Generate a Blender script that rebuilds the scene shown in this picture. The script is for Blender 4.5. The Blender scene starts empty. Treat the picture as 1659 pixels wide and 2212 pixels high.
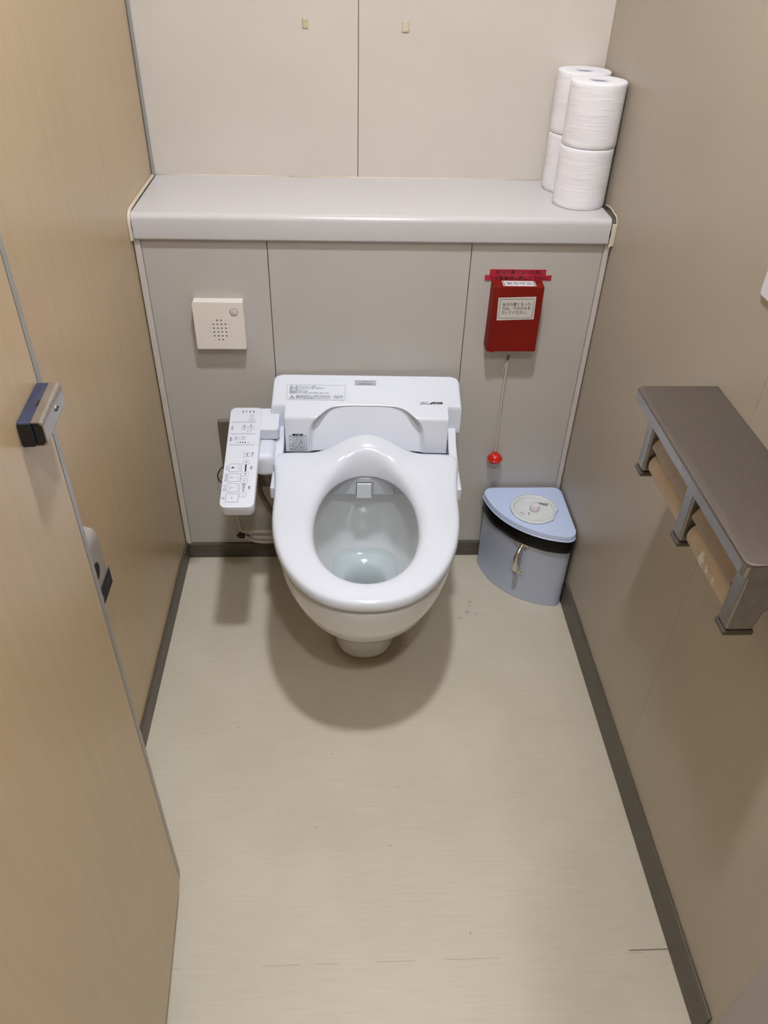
import bpy, bmesh, math, random
from mathutils import Vector, Matrix, noise
random.seed(4)
SC = bpy.context.scene
COL = SC.collection
PI = math.pi

# ------------------------------------------------------------------ camera
cd = bpy.data.cameras.new('camera')
cd.sensor_fit = 'VERTICAL'; cd.sensor_height = 24.0; cd.lens = 1661.0/2212.0*24.0
cd.clip_start = 0.02; cd.clip_end = 50
cam = bpy.data.objects.new('camera', cd); COL.objects.link(cam)
_r = ((0.99877184, -0.00626783, 0.04914794), (-0.04241929, -0.62073562, 0.78287157), (0.02560097, -0.7839949, -0.62023913))
cam.matrix_world = Matrix(((_r[0][0], -_r[0][1], -_r[0][2], 0.42178),
                           (_r[1][0], -_r[1][1], -_r[1][2], -1.55788),
                           (_r[2][0], -_r[2][1], -_r[2][2], 1.38), (0, 0, 0, 1)))
SC.camera = cam

# ------------------------------------------------------------------ world, light levels, exposure
w = bpy.data.worlds.new('world'); SC.world = w; w.use_nodes = True
w.node_tree.nodes['Background'].inputs[0].default_value = (0.9, 0.95, 1.0, 1)
w.node_tree.nodes['Background'].inputs[1].default_value = 0.05
SC.view_settings.view_transform = 'Standard'
SC.view_settings.look = 'None'
SC.view_settings.gamma = 1.0
SC.view_settings.use_curve_mapping = False
SC.view_settings.exposure = 0.42
LAMPS = [  # x, y, size, strength of each ceiling lamp
    (0.50, -0.80, 0.10, 520.0, 'square ceiling downlight over the toilet'),
    (0.575, -1.85, 0.10, 310.0, 'square ceiling downlight outside the stall doorway'),
    (-0.65, -1.95, 0.34, 25.0, 'added unseen fill lamp in front of the next stall'),  # weak fill lamp, added out of view to lift the ambient light
]
CEIL = 2.42

# ------------------------------------------------------------------ materials
def s2l(c):
    return tuple(((v/255.0)/12.92 if v/255.0 <= 0.04045 else ((v/255.0+0.055)/1.055)**2.4) for v in c)
class NT:
    def __init__(s, name):
        s.m = bpy.data.materials.new(name); s.m.use_nodes = True
        s.t = s.m.node_tree; s.b = s.t.nodes['Principled BSDF']
    def n(s, typ, **kw):
        nd = s.t.nodes.new(typ)
        for k, v in kw.items(): setattr(nd, k, v)
        return nd
    def l(s, a, b): s.t.links.new(a, b)
    def coords(s, scale=(1, 1, 1)):
        tc = s.n('ShaderNodeTexCoord'); mp = s.n('ShaderNodeMapping'); mp.inputs['Scale'].default_value = scale
        s.l(tc.outputs['Object'], mp.inputs['Vector']); return mp.outputs['Vector']
    def noise(s, vec, scale, detail=3, rough=0.5):
        nd = s.n('ShaderNodeTexNoise'); nd.inputs['Scale'].default_value = scale
        nd.inputs['Detail'].default_value = detail; nd.inputs['Roughness'].default_value = rough
        s.l(vec, nd.inputs['Vector']); return nd.outputs['Fac']
    def ramp(s, fac, stops):
        nd = s.n('ShaderNodeValToRGB'); e = nd.color_ramp.elements
        while len(e) < len(stops): e.new(0.5)
        for el, (p, c) in zip(e, stops):
            el.position = p; el.color = (*c, 1) if len(c) == 3 else c
        s.l(fac, nd.inputs['Fac']); return nd.outputs['Color']
    def mix(s, fac, a, b, mode='MIX'):
        nd = s.n('ShaderNodeMix', data_type='RGBA', blend_type=mode)
        for val, k in ((fac, 0), (a, 6), (b, 7)):
            if hasattr(val, 'links'): s.l(val, nd.inputs[k])
            elif k == 0: nd.inputs[k].default_value = val
            else: nd.inputs[k].default_value = (*val, 1)
        return nd.outputs[2]
    def math(s, op, a, b=None, c=None):
        nd = s.n('ShaderNodeMath', operation=op)
        for i, v in enumerate((a, b, c)):
            if v is None: continue
            if hasattr(v, 'links'): s.l(v, nd.inputs[i])
            else: nd.inputs[i].default_value = v
        return nd.outputs[0]
    def bump(s, h, strength=0.2, dist=0.001):
        nd = s.n('ShaderNodeBump'); nd.inputs['Strength'].default_value = strength; nd.inputs['Distance'].default_value = dist
        s.l(h, nd.inputs['Height']); s.l(nd.outputs['Normal'], s.b.inputs['Normal'])
    def base(s, c):
        if hasattr(c, 'links'): s.l(c, s.b.inputs['Base Color'])
        else: s.b.inputs['Base Color'].default_value = (*c, 1)
    def set(s, **kw):
        for k, v in kw.items(): s.b.inputs[k.replace('_', ' ')].default_value = v

def plain(name, rgb, rough=0.5, metal=0.0, var=0.04, scale=30, spec=0.5, bump=0.0, bscale=200, coat=0.0):
    n = NT(name); c = s2l(rgb); v = n.coords()
    f = n.noise(v, scale)
    n.base(n.ramp(f, [(0.3, tuple(x*(1-var) for x in c)), (0.7, tuple(min(1, x*(1+var)) for x in c))]))
    n.set(Roughness=rough, Metallic=metal); n.b.inputs['Specular IOR Level'].default_value = spec
    if coat: n.b.inputs['Coat Weight'].default_value = coat; n.b.inputs['Coat Roughness'].default_value = 0.05
    if bump: n.bump(n.noise(v, bscale, 2), bump, 0.0006)
    return n.m

M = {}
def laminate():
    n = NT('wood_tone_laminate')
    v = n.coords((1.0, 1.0, 1.0)); grain = n.coords((60, 60, 3.2)); broad = n.noise(v, 2.3, 2)
    g = n.noise(grain, 1.0, 5, 0.6)
    c = n.ramp(g, [(0.25, s2l((192, 168, 134))), (0.55, s2l((197, 174, 142))), (0.8, s2l((201, 179, 148)))])
    c2 = n.ramp(broad, [(0.3, (0.93, 0.955, 0.90)), (0.7, (1.0, 0.975, 0.96))])
    n.base(n.mix(1.0, c, c2, 'MULTIPLY'))
    n.set(Roughness=0.3); n.b.inputs['Specular IOR Level'].default_value = 0.5
    n.bump(g, 0.12, 0.0004); return n.m
M['laminate'] = laminate()
M['wall_cream'] = plain('cream_wall_panel', (212, 205, 195), 0.42, var=0.02, scale=7, bump=0.05, bscale=500)
M['panel_grey'] = plain('pale_grey_panel', (190, 186, 180), 0.36, var=0.025, scale=5, bump=0.04, bscale=500)
M['wall_right'] = plain('beige_wall_panel', (178, 168, 152), 0.40, var=0.03, scale=4, bump=0.05, bscale=600)
M['jamb'] = plain('grey_jamb', (170, 164, 160), 0.45, var=0.02)
M['ceiling'] = plain('white_ceiling', (235, 233, 228), 0.8, var=0.02)
M['outer'] = plain('corridor_wall', (222, 216, 206), 0.6, var=0.02)
M['panel_light'] = plain('light_edge_strip', (206, 200, 194), 0.36, var=0.015)
M['gap'] = plain('dark_joint', (30, 24, 20), 0.8)
M['gap_soft'] = plain('brown_joint', (150, 136, 118), 0.8)
M['alu'] = plain('grey_edge_trim', (168, 167, 166), 0.38, 0.35, var=0.03)
M['caulk'] = plain('off_white_sealant', (216, 206, 190), 0.45, var=0.04, scale=60)
M['rubber'] = plain('black_rubber', (26, 26, 30), 0.55, var=0.1)
M['blue_film'] = plain('scuffed_blue_film', (44, 50, 72), 0.5, var=0.4, scale=90)
M['steel'] = plain('brushed_steel', (176, 170, 164), 0.28, 0.9, var=0.05, scale=80)
M['steel_dark'] = plain('bronze_tinted_steel', (127, 119, 114), 0.36, 0.75, var=0.05, scale=140, bump=0.05, bscale=900)
M['steel_edge'] = plain('satin_steel_edge', (158, 156, 156), 0.32, 0.85, var=0.08, scale=90)
M['flap'] = plain('satin_steel_flap', (165, 150, 134), 0.3, 0.6, var=0.06, scale=40)  # tan reflection of the surroundings put into the steel's base colour
M['cap_grey'] = plain('grey_plastic_cap', (88, 82, 78), 0.45)
M['chrome'] = plain('chrome', (222, 218, 210), 0.16, 1.0, var=0.02)
M['ceramic'] = plain('white_glazed_ceramic', (226, 228, 227), 0.07, var=0.015, scale=6, spec=0.6, coat=0.5)
M['plastic'] = plain('white_glossy_plastic', (226, 231, 241), 0.16, var=0.008, scale=10, spec=0.55)
M['plastic_grey'] = plain('light_grey_plastic', (200, 205, 212), 0.3, var=0.01)
M['plastic_matt'] = plain('white_satin_plastic', (225, 230, 241), 0.34, var=0.008, scale=10)
M['cream_plastic'] = plain('cream_plastic', (234, 227, 217), 0.38, var=0.01)
M['button_grey'] = plain('translucent_grey_button', (206, 203, 200), 0.3)
M['ink'] = plain('black_ink', (28, 28, 32), 0.6)
M['ink_soft'] = plain('grey_ink', (96, 96, 104), 0.6)
M['ink_orange'] = plain('orange_ink', (206, 120, 84), 0.6)
M['silver_label'] = plain('silver_label', (224, 230, 240), 0.3, var=0.02)
M['silver_badge'] = plain('silver_badge', (180, 182, 186), 0.25, 0.6, var=0.04, scale=80)
M['paper_label'] = plain('aged_white_label', (208, 204, 196), 0.5, var=0.03, scale=20)
M['red_box'] = plain('red_painted_card', (124, 24, 13), 0.6, var=0.12, scale=14, bump=0.1, bscale=120, spec=0.2)
M['red_tape'] = plain('crimson_label_tape', (178, 40, 60), 0.35, var=0.05, scale=30)
M['red_plastic'] = plain('red_plastic_ball', (205, 38, 24), 0.22, var=0.03)
M['white_card'] = plain('white_card', (226, 222, 226), 0.5)
M['core_grey'] = plain('grey_paper_core', (150, 148, 166), 0.7)
M['string'] = plain('white_cord', (214, 208, 196), 0.7)
M['bin_body'] = plain('lavender_grey_tin', (182, 190, 208), 0.3, 0.15, var=0.03, scale=6)
M['bin_lid'] = plain('pale_lavender_plastic', (203, 218, 250), 0.32, var=0.01)
M['milk'] = plain('milky_white_plastic', (222, 228, 226), 0.22, var=0.05, scale=40)
M['bag'] = plain('black_bin_bag', (6, 6, 7), 0.35, var=0.2, scale=60, bump=0.3, bscale=60, spec=0.25)
M['card_tube'] = plain('brown_card_tube', (198, 180, 158), 0.55, var=0.06, scale=60, bump=0.1, bscale=300)
M['scrap'] = plain('white_paper_scrap', (235, 232, 230), 0.8)
M['hose_dark'] = plain('brown_hose', (112, 98, 80), 0.4)
M['hose_grey'] = plain('beige_hose', (190, 180, 168), 0.45)
M['black_wire'] = plain('black_wire', (20, 26, 24), 0.5)
M['sensor_grey'] = plain('grey_sensor_case', (160, 152, 146), 0.42, var=0.02)
M['tape_old'] = plain('yellowed_tape', (196, 188, 156), 0.3, var=0.12, scale=120)
M['tape_clear'] = plain('clear_tape', (208, 198, 176), 0.12, var=0.06, scale=120, bump=0.3, bscale=150)

def baseboard_mat():
    n = NT('dark_grey_vinyl_skirting'); v = n.coords((3, 3, 30))
    f = n.noise(v, 6, 4)
    n.base(n.ramp(f, [(0.3, s2l((80, 74, 64))), (0.7, s2l((96, 90, 79)))])); n.set(Roughness=0.42); return n.m
M['skirting'] = baseboard_mat()

def paper_mat():
    n = NT('white_tissue_paper'); v = n.coords((12, 12, 90)); f = n.noise(v, 1.0, 5, 0.65)
    n.base(n.ramp(f, [(0.3, s2l((232, 231, 235))), (0.7, s2l((244, 243, 247)))])); n.set(Roughness=0.95)
    n.b.inputs['Specular IOR Level'].default_value = 0.1
    f2 = n.noise(n.coords((20, 20, 260)), 1.0, 4, 0.6)
    n.bump(n.math('ADD', f, f2), 0.55, 0.0016); return n.m
M['paper'] = paper_mat()

def shelf_mat():
    n = NT('speckled_white_counter'); v = n.coords()
    sp = n.noise(v, 800, 2); c = n.ramp(sp, [(0.28, s2l((197, 194, 195))), (0.42, s2l((204, 202, 203))), (0.7, s2l((210, 208, 209)))])
    n.base(c); n.set(Roughness=0.22); return n.m
M['shelf'] = shelf_mat()

def floor_mat():
    n = NT('beige_vinyl_floor'); v = n.coords()
    streak = n.noise(n.coords((14, 240, 1)), 1.0, 4, 0.6); blot = n.noise(v, 6, 4); fine = n.noise(v, 900, 1)
    c = n.ramp(streak, [(0.2, s2l((204, 195, 173))), (0.5, s2l((209, 200, 180))), (0.8, s2l((213, 205, 187)))])
    c = n.mix(1.0, c, n.ramp(blot, [(0.3, (0.93, 0.925, 0.91)), (0.65, (1, 1, 1))]), 'MULTIPLY')
    c = n.mix(1.0, c, n.ramp(fine, [(0.3, (0.95, 0.95, 0.95)), (0.7, (1, 1, 1))]), 'MULTIPLY')
    tc = n.n('ShaderNodeTexCoord'); sx = n.n('ShaderNodeSeparateXYZ'); n.l(tc.outputs['Object'], sx.inputs[0])
    X, Y = sx.outputs['X'], sx.outputs['Y']
    def spot(cx, cy, r0, r1, wob=0.0):
        d = n.math('SQRT', n.math('ADD', n.math('POWER', n.math('SUBTRACT', X, cx), 2.0), n.math('POWER', n.math('SUBTRACT', Y, cy), 2.0)))
        if wob: d = n.math('ADD', d, n.math('MULTIPLY', n.math('SUBTRACT', n.noise(v, 70, 3), 0.5), wob))
        m = n.n('ShaderNodeMapRange'); m.inputs['From Min'].default_value = r0; m.inputs['From Max'].default_value = r1
        m.inputs['To Min'].default_value = 1.0; m.inputs['To Max'].default_value = 0.0; n.l(d, m.inputs['Value']); return m.outputs[0]
    c = n.mix(n.math('MULTIPLY', spot(0.0, 0.0, 0.005, 0.045, 0.03), 0.7), c, s2l((120, 98, 28)))        # yellow stain in the corner
    for (x, y, r) in ((0.733, -0.184, 0.003), (0.722, -0.219, 0.004), (0.729, -0.200, 0.0025), (0.7, -0.24, 0.003), (0.742, -0.226, 0.002)):
        c = n.mix(n.math('MULTIPLY', spot(x, y, r*0.3, r*2.0), 0.6), c, s2l((120, 128, 138)))             # small blue-grey drips
    for (x, y, r) in ((0.39, -0.62, 0.0012), (0.31, -0.41, 0.0012), (0.52, -0.70, 0.001), (0.19, -0.55, 0.001), (0.36, -0.78, 0.001), (0.5, -0.82, 0.0012), (0.63, -0.98, 0.0012), (0.3, -0.3, 0.001)):
        c = n.mix(n.math('MULTIPLY', spot(x, y, r*0.4, r*1.6), 0.8), c, s2l((60, 52, 44)))                # specks of grit
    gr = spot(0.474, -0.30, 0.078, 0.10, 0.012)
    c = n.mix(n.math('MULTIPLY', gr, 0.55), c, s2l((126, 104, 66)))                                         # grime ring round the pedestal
    # dirty welded joint near the doorway on the right
    line = n.math('MULTIPLY', n.math('LESS_THAN', n.math('ABSOLUTE', n.math('SUBTRACT', Y, -1.0165)), 0.0011), n.math('GREATER_THAN', n.math('ADD', X, n.math('MULTIPLY', n.noise(v, 30, 2), 0.06)), 0.925))
    faint = n.math('MULTIPLY', n.math('LESS_THAN', n.math('ABSOLUTE', n.math('SUBTRACT', Y, -1.021)), 0.0008), n.math('GREATER_THAN', n.noise(v, 14, 2), 0.5))
    c = n.mix(n.math('MULTIPLY', line, 0.75), c, s2l((70, 60, 50)))
    c = n.mix(n.math('MULTIPLY', faint, 0.25), c, s2l((90, 80, 66)))
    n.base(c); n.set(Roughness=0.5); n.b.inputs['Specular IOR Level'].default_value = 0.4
    n.bump(n.math('ADD', fine, streak), 0.06, 0.0005); return n.m
M['floor'] = floor_mat()

def water_mat():
    n = NT('clear_water'); t = n.t; out = [x for x in t.nodes if x.type == 'OUTPUT_MATERIAL'][0]
    tr = n.n('ShaderNodeBsdfTransparent'); tr.inputs[0].default_value = (0.92, 0.962, 0.97, 1)
    gl = n.n('ShaderNodeBsdfGlossy'); gl.inputs['Roughness'].default_value = 0.02
    fr = n.n('ShaderNodeFresnel'); fr.inputs['IOR'].default_value = 1.33
    mx = n.n('ShaderNodeMixShader'); n.l(fr.outputs[0], mx.inputs[0]); n.l(tr.outputs[0], mx.inputs[1]); n.l(gl.outputs[0], mx.inputs[2])
    n.l(mx.outputs[0], out.inputs[0]); t.nodes.remove(n.b); return n.m
M['water'] = water_mat()
def emit_mat(k, strength):
    n = NT('lamp_diffuser'); n.base((0.9, 0.9, 0.9)); n.b.inputs['Emission Color'].default_value = (0.955, 0.985, 1.06, 1)
    n.b.inputs['Emission Strength'].default_value = strength; return n.m

# ------------------------------------------------------------------ helpers
def link(name, me, mats=None, parent=None, smooth=False):
    o = bpy.data.objects.new(name, me); COL.objects.link(o)
    for m in ([mats] if isinstance(mats, str) else (mats or [])): me.materials.append(M[m] if isinstance(m, str) else m)
    if parent is not None: o.parent = parent
    if smooth:
        for p in me.polygons: p.use_smooth = True
    return o
def pyd(name, vs, fs, mats=None, parent=None, smooth=False):
    me = bpy.data.meshes.new(name); me.from_pydata([tuple(v) for v in vs], [], fs); me.update()
    bm = bmesh.new(); bm.from_mesh(me); bmesh.ops.remove_doubles(bm, verts=bm.verts, dist=1e-6); bmesh.ops.recalc_face_normals(bm, faces=bm.faces); bm.to_mesh(me); bm.free()
    return link(name, me, mats, parent, smooth)
def bev(o, wd, seg=3, angle=40):
    m = o.modifiers.new('bevel', 'BEVEL'); m.width = wd; m.segments = seg; m.limit_method = 'ANGLE'; m.angle_limit = math.radians(angle)
    m.harden_normals = False
    for p in o.data.polygons: p.use_smooth = True
    wn = o.modifiers.new('wn', 'WEIGHTED_NORMAL'); wn.keep_sharp = True
    return o
def box(name, lo, hi, mat, parent=None, bevel=0, seg=3):
    x0, y0, z0 = lo; x1, y1, z1 = hi
    vs = [(x0, y0, z0), (x1, y0, z0), (x1, y1, z0), (x0, y1, z0), (x0, y0, z1), (x1, y0, z1), (x1, y1, z1), (x0, y1, z1)]
    fs = [(0, 3, 2, 1), (4, 5, 6, 7), (0, 1, 5, 4), (1, 2, 6, 5), (2, 3, 7, 6), (3, 0, 4, 7)]
    o = pyd(name, vs, fs, mat, parent)
    if bevel: bev(o, bevel, seg)
    return o
def prism(name, pts, axis, a, b, mat, parent=None, bevel=0, seg=3, smooth=False):
    """extrude a 2D polygon along an axis; pts are the two remaining coordinates in xyz order"""
    def mk(p, t):
        p = list(p); p.insert(axis, t); return p
    n = len(pts); vs = [mk(p, a) for p in pts] + [mk(p, b) for p in pts]
    fs = [tuple(range(n)), tuple(range(2*n-1, n-1, -1))] + [(i, (i+1) % n, n+(i+1) % n, n+i) for i in range(n)]
    o = pyd(name, vs, fs, mat, parent, smooth)
    if bevel: bev(o, bevel, seg)
    return o
def rings(name, rs, mat, parent=None, cap0=True, cap1=True, smooth=True):
    n = len(rs[0]); vs = [v for r in rs for v in r]; fs = []
    for k in range(len(rs)-1):
        for i in range(n): fs.append((k*n+i, k*n+(i+1) % n, (k+1)*n+(i+1) % n, (k+1)*n+i))
    if cap0: fs.append(tuple(range(n-1, -1, -1)))
    if cap1: fs.append(tuple((len(rs)-1)*n+i for i in range(n)))
    return pyd(name, vs, fs, mat, parent, smooth)
def lathe(name, prof, mat, parent=None, n=48, center=(0, 0, 0), axis=2, cap0=True, cap1=True):
    rs = []
    for r, h in prof:
        ring = []
        for i in range(n):
            a = 2*PI*i/n; p = [r*math.cos(a), r*math.sin(a)]; p.insert(axis, h)
            ring.append((p[0]+center[0], p[1]+center[1], p[2]+center[2]))
        rs.append(ring)
    o = rings(name, rs, mat, parent, cap0, cap1, True)
    return o
def sharp(o, deg=35):
    o.data.set_sharp_from_angle(angle=math.radians(deg)); return o
def tube(name, pts, r, mat, parent=None, n=10, sub=6):
    P = [Vector(p) for p in pts]
    def cr(p0, p1, p2, p3, t):
        return 0.5*((2*p1)+(-p0+p2)*t+(2*p0-5*p1+4*p2-p3)*t*t+(-p0+3*p1-3*p2+p3)*t*t*t)
    Q = []
    for i in range(len(P)-1):
        p0 = P[max(i-1, 0)]; p3 = P[min(i+2, len(P)-1)]
        for k in range(sub): Q.append(cr(p0, P[i], P[i+1], p3, k/sub))
    Q.append(P[-1])
    rs = []; up = Vector((0.3, 0.2, 0.93))
    for i, q in enumerate(Q):
        t = (Q[min(i+1, len(Q)-1)]-Q[max(i-1, 0)]).normalized()
        a = t.cross(up)
        if a.length < 1e-3: a = t.cross(Vector((1, 0, 0)))
        a.normalize(); b = t.cross(a)
        rr = r[min(i, len(r)-1)] if isinstance(r, (list, tuple)) else r
        rs.append([q+rr*(math.cos(2*PI*k/n)*a+math.sin(2*PI*k/n)*b) for k in range(n)])
    return rings(name, rs, mat, parent)
def empty(name, loc=(0, 0, 0), rz=0.0, label=None, cat=None, group=None, kind=None):
    o = bpy.data.objects.new(name, None); COL.objects.link(o); o.empty_display_size = 0.05
    o.location = loc; o.rotation_euler = (0, 0, rz)
    return tag(o, label, cat, group, kind)
def tag(o, label=None, cat=None, group=None, kind=None):
    if label: o['label'] = label
    if cat: o['category'] = cat
    if group: o['group'] = group
    if kind: o['kind'] = kind
    return o
def copy_tree(o, parent=None):
    c = o.copy(); COL.objects.link(c)
    if parent is not None: c.parent = parent
    for ch in [x for x in bpy.data.objects if x.parent == o]: copy_tree(ch, c)
    return c
def frame(origin, right, up):
    r = Vector(right).normalized(); u = Vector(up); u = (u-u.dot(r)*r).normalized(); nn = r.cross(u)
    m = Matrix.Identity(4)
    for i in range(3): m[i][0] = r[i]; m[i][1] = u[i]; m[i][2] = nn[i]; m[i][3] = origin[i]
    return m
def text_geo(s, size, width=None, bold=0.0, spacing=1.0):
    """flat lettering, centred, as (verts, faces)"""
    cu = bpy.data.curves.new('t', 'FONT'); cu.body = s; cu.size = size; cu.resolution_u = 2; cu.offset = bold*size
    cu.space_line = spacing
    ob = bpy.data.objects.new('t', cu); COL.objects.link(ob)
    dg = bpy.context.evaluated_depsgraph_get(); dg.update()
    me = bpy.data.meshes.new_from_object(ob.evaluated_get(dg))
    vs = [v.co.copy() for v in me.vertices]; fs = [tuple(p.vertices) for p in me.polygons]
    bpy.data.objects.remove(ob); bpy.data.curves.remove(cu); bpy.data.meshes.remove(me)
    if not vs: return [], []
    x0 = min(v.x for v in vs); x1 = max(v.x for v in vs); y0 = min(v.y for v in vs); y1 = max(v.y for v in vs)
    k = (width/(x1-x0)) if width else 1.0
    return [((v.x-(x0+x1)/2)*k, v.y-(y0+y1)/2, 0) for v in vs], fs
class Print:
    """flat print collected in a 2D sheet (x right, y up), then laid on a surface frame"""
    def __init__(s): s.v = []; s.f = []
    def add(s, vs, fs):
        o = len(s.v); s.v += [(p[0], p[1], p[2] if len(p) > 2 else 0.0) for p in vs]; s.f += [tuple(i+o for i in f) for f in fs]
    def text(s, t, x, y, size, width=None, rot=0.0, bold=0.012, shear=0.0):
        vs, fs = text_geo(t, size, width, bold); c, sn = math.cos(rot), math.sin(rot)
        s.add([(x+c*(p[0]+shear*p[1])-sn*p[1], y+sn*(p[0]+shear*p[1])+c*p[1]) for p in vs], fs)
    def rect(s, x0, y0, x1, y1): s.add([(x0, y0), (x1, y0), (x1, y1), (x0, y1)], [(0, 1, 2, 3)])
    def poly(s, pts): s.add(pts, [tuple(range(len(pts)))])
    def dot(s, x, y, r, n=14): s.poly([(x+r*math.cos(2*PI*i/n), y+r*math.sin(2*PI*i/n)) for i in range(n)])
    def outline(s, x0, y0, x1, y1, rad, wd):
        a = rrect(x0, y0, x1, y1, rad, 5); b = rrect(x0+wd, y0+wd, x1-wd, y1-wd, max(rad-wd, 1e-4), 5); n = len(a)
        s.add(a+b, [(i, (i+1) % n, n+(i+1) % n, n+i) for i in range(n)])
    def lay(s, name, fr, mat, parent=None, lift=0.0002, thick=0.0):
        """fr is in the parent's coordinates"""
        me = bpy.data.meshes.new(name); me.from_pydata([fr @ Vector((p[0], p[1], lift+p[2])) for p in s.v], [], s.f); me.update()
        return link(name, me, mat, parent)
def rrect(x0, y0, x1, y1, r, k=6):
    out = []
    for (cx, cy, a0) in ((x1-r, y0+r, -PI/2), (x1-r, y1-r, 0), (x0+r, y1-r, PI/2), (x0+r, y0+r, PI)):
        for i in range(k+1):
            a = a0+PI/2*i/k; out.append((cx+r*math.cos(a), cy+r*math.sin(a)))
    return out
def plate(name, pts, fr, t, mat, parent=None, bevel=0):
    """2D outline raised to a thin plate standing on a frame"""
    n = len(pts); vs = [fr @ Vector((p[0], p[1], 0)) for p in pts]+[fr @ Vector((p[0], p[1], t)) for p in pts]
    fs = [tuple(range(n-1, -1, -1)), tuple(range(n, 2*n))]+[(i, (i+1) % n, n+(i+1) % n, n+i) for i in range(n)]
    o = pyd(name, vs, fs, mat, parent)
    if bevel: bev(o, bevel, 2)
    return o
def sstep(a, b, x):
    t = max(0.0, min(1.0, (x-a)/(b-a))); return t*t*(3-2*t)

W = 0.9684          # stall width, left partition at x = 0
YB = 0.2596         # upper back wall
SH = 0.8967         # shelf height
FRONT = -1.50       # plane of the stall front

# ================================================================== STRUCTURE
fl = box('floor', (-1.35, -3.2, -0.05), (W+0.05, YB+0.05, 0.0), 'floor')
tag(fl, 'beige vinyl floor with faint streaks and grime', 'floor', kind='structure')
cl = box('ceiling', (-1.35, -3.2, CEIL), (W+0.05, YB+0.05, CEIL+0.05), 'ceiling')
tag(cl, 'plain white ceiling', 'ceiling', kind='structure')

# upper back wall: backing and two panels with an open joint
wb = box('wall_back', (-1.35, YB+0.006, 0), (W+0.05, YB+0.05, CEIL), 'gap_soft')
tag(wb, 'cream panelled wall above the shelf with one vertical joint', 'wall', kind='structure')
box('panel', (-1.35, YB, 0), (0.4517, YB+0.0055, CEIL), 'wall_cream', wb, 0.0006, 1)
box('panel', (0.4533, YB, 0), (W, YB+0.0055, CEIL), 'wall_cream', wb, 0.0006, 1)

# lower service wall below the shelf: three panels, edge trims
lw = box('wall_ledge', (0.0, 0.006, 0.0), (W, 0.03, SH-0.03), 'gap')
tag(lw, 'pale grey panelled wall below the shelf behind the toilet', 'wall', kind='structure')
box('panel', (0.0155, 0, 0.047), (0.2648, 0.006, SH-0.04), 'panel_grey', lw, 0.0005, 1)
box('panel', (0.2662, 0, 0.047), (0.6813, 0.006, SH-0.04), 'panel_grey', lw, 0.0005, 1)
box('panel', (0.6827, 0, 0.047), (0.9545, 0.006, SH-0.04), 'panel_grey', lw, 0.0005, 1)
box('edge_strip', (0.0022, -0.004, 0.047), (0.0148, 0.006, SH-0.04), 'panel_light', lw, 0.001, 2)
box('edge_strip', (0.9552, -0.004, 0.047), (0.9662, 0.006, SH-0.04), 'panel_light', lw, 0.001, 2)

# right wall
rw = box('wall_right', (W+0.004, -3.2, 0), (W+0.05, YB+0.05, CEIL), 'gap_soft')
tag(rw, 'beige panelled side wall carrying the paper holder', 'wall', kind='structure')
box('panel', (W, -0.6898, 0), (W+0.0038, YB+0.004, CEIL), 'wall_right', rw, 0.0005, 1)
box('panel', (W, -1.154, 0), (W+0.0038, -0.6902, CEIL), 'wall_right', rw, 0.0005, 1)
jb = box('trim_2', (W-0.002, FRONT, 0), (W+0.0038, -1.155, CEIL), 'jamb', None, 0.0006, 1)
tag(jb, 'grey jamb panel at the front end of the beige wall', 'trim', kind='structure')

# left partition
lp = box('wall_left', (-0.035, FRONT, 0.0), (0.0, YB, 2.15), 'laminate')
tag(lp, 'wood-tone laminate partition beside the toilet', 'wall', kind='structure')
t1 = box('trim_1', (-0.001, YB-0.014, SH+0.0), (0.005, YB-0.0005, 2.15), 'alu', None, 0.001, 2)
tag(t1, 'thin grey corner trim between partition and cream wall', 'trim', kind='structure')
box('joint_line', (0.0, YB-0.0165, SH), (0.0006, YB-0.0142, 2.15), 'gap', t1)

# skirting
def skirt(name, lo, hi, label):
    o = box(name, lo, hi, 'skirting', None, 0.0015, 2); tag(o, label, 'skirting', kind='structure'); return o
skirt('baseboard_back', (0.006, -0.0065, 0), (W-0.006, 0.006, 0.0465), 'dark grey skirting under the pale panels')
skirt('baseboard_left', (0.0002, -0.86, 0), (0.0055, 0.004, 0.0515), 'dark grey skirting along the wood-tone partition')
skirt('baseboard_right', (W-0.0055, -1.146, 0), (W-0.0002, 0.004, 0.0745), 'dark grey skirting along the beige wall')

# stall front and the corridor outside
wf = box('wall_front_blocker', (0.650, FRONT-0.035, 0.0), (W, FRONT, 2.15), 'laminate'); tag(wf, 'unseen front panel right of the doorway, widened to block the outer lamp', 'wall', kind='structure')  # out of view; edge set inward so it shades the right of the floor
wfl = box('wall_front_left', (-1.35, FRONT-0.035, 0.0), (0.150, FRONT, 2.15), 'laminate'); tag(wfl, 'front panel of the next stall left of the doorway', 'wall', kind='structure')
wc = box('wall_corridor', (-1.35, -3.25, 0), (W+0.05, -3.2, CEIL), 'outer'); tag(wc, 'plain corridor wall facing the stall', 'wall', kind='structure')
wl2 = box('wall_far_left', (-1.40, -3.25, 0), (-1.35, YB+0.05, CEIL), 'outer'); tag(wl2, 'plain wall at the far end of the next stall', 'wall', kind='structure')
box('panel', (W, -3.2, 0), (W+0.0038, FRONT-0.04, CEIL), 'wall_right', rw, 0.0005, 1)

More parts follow.
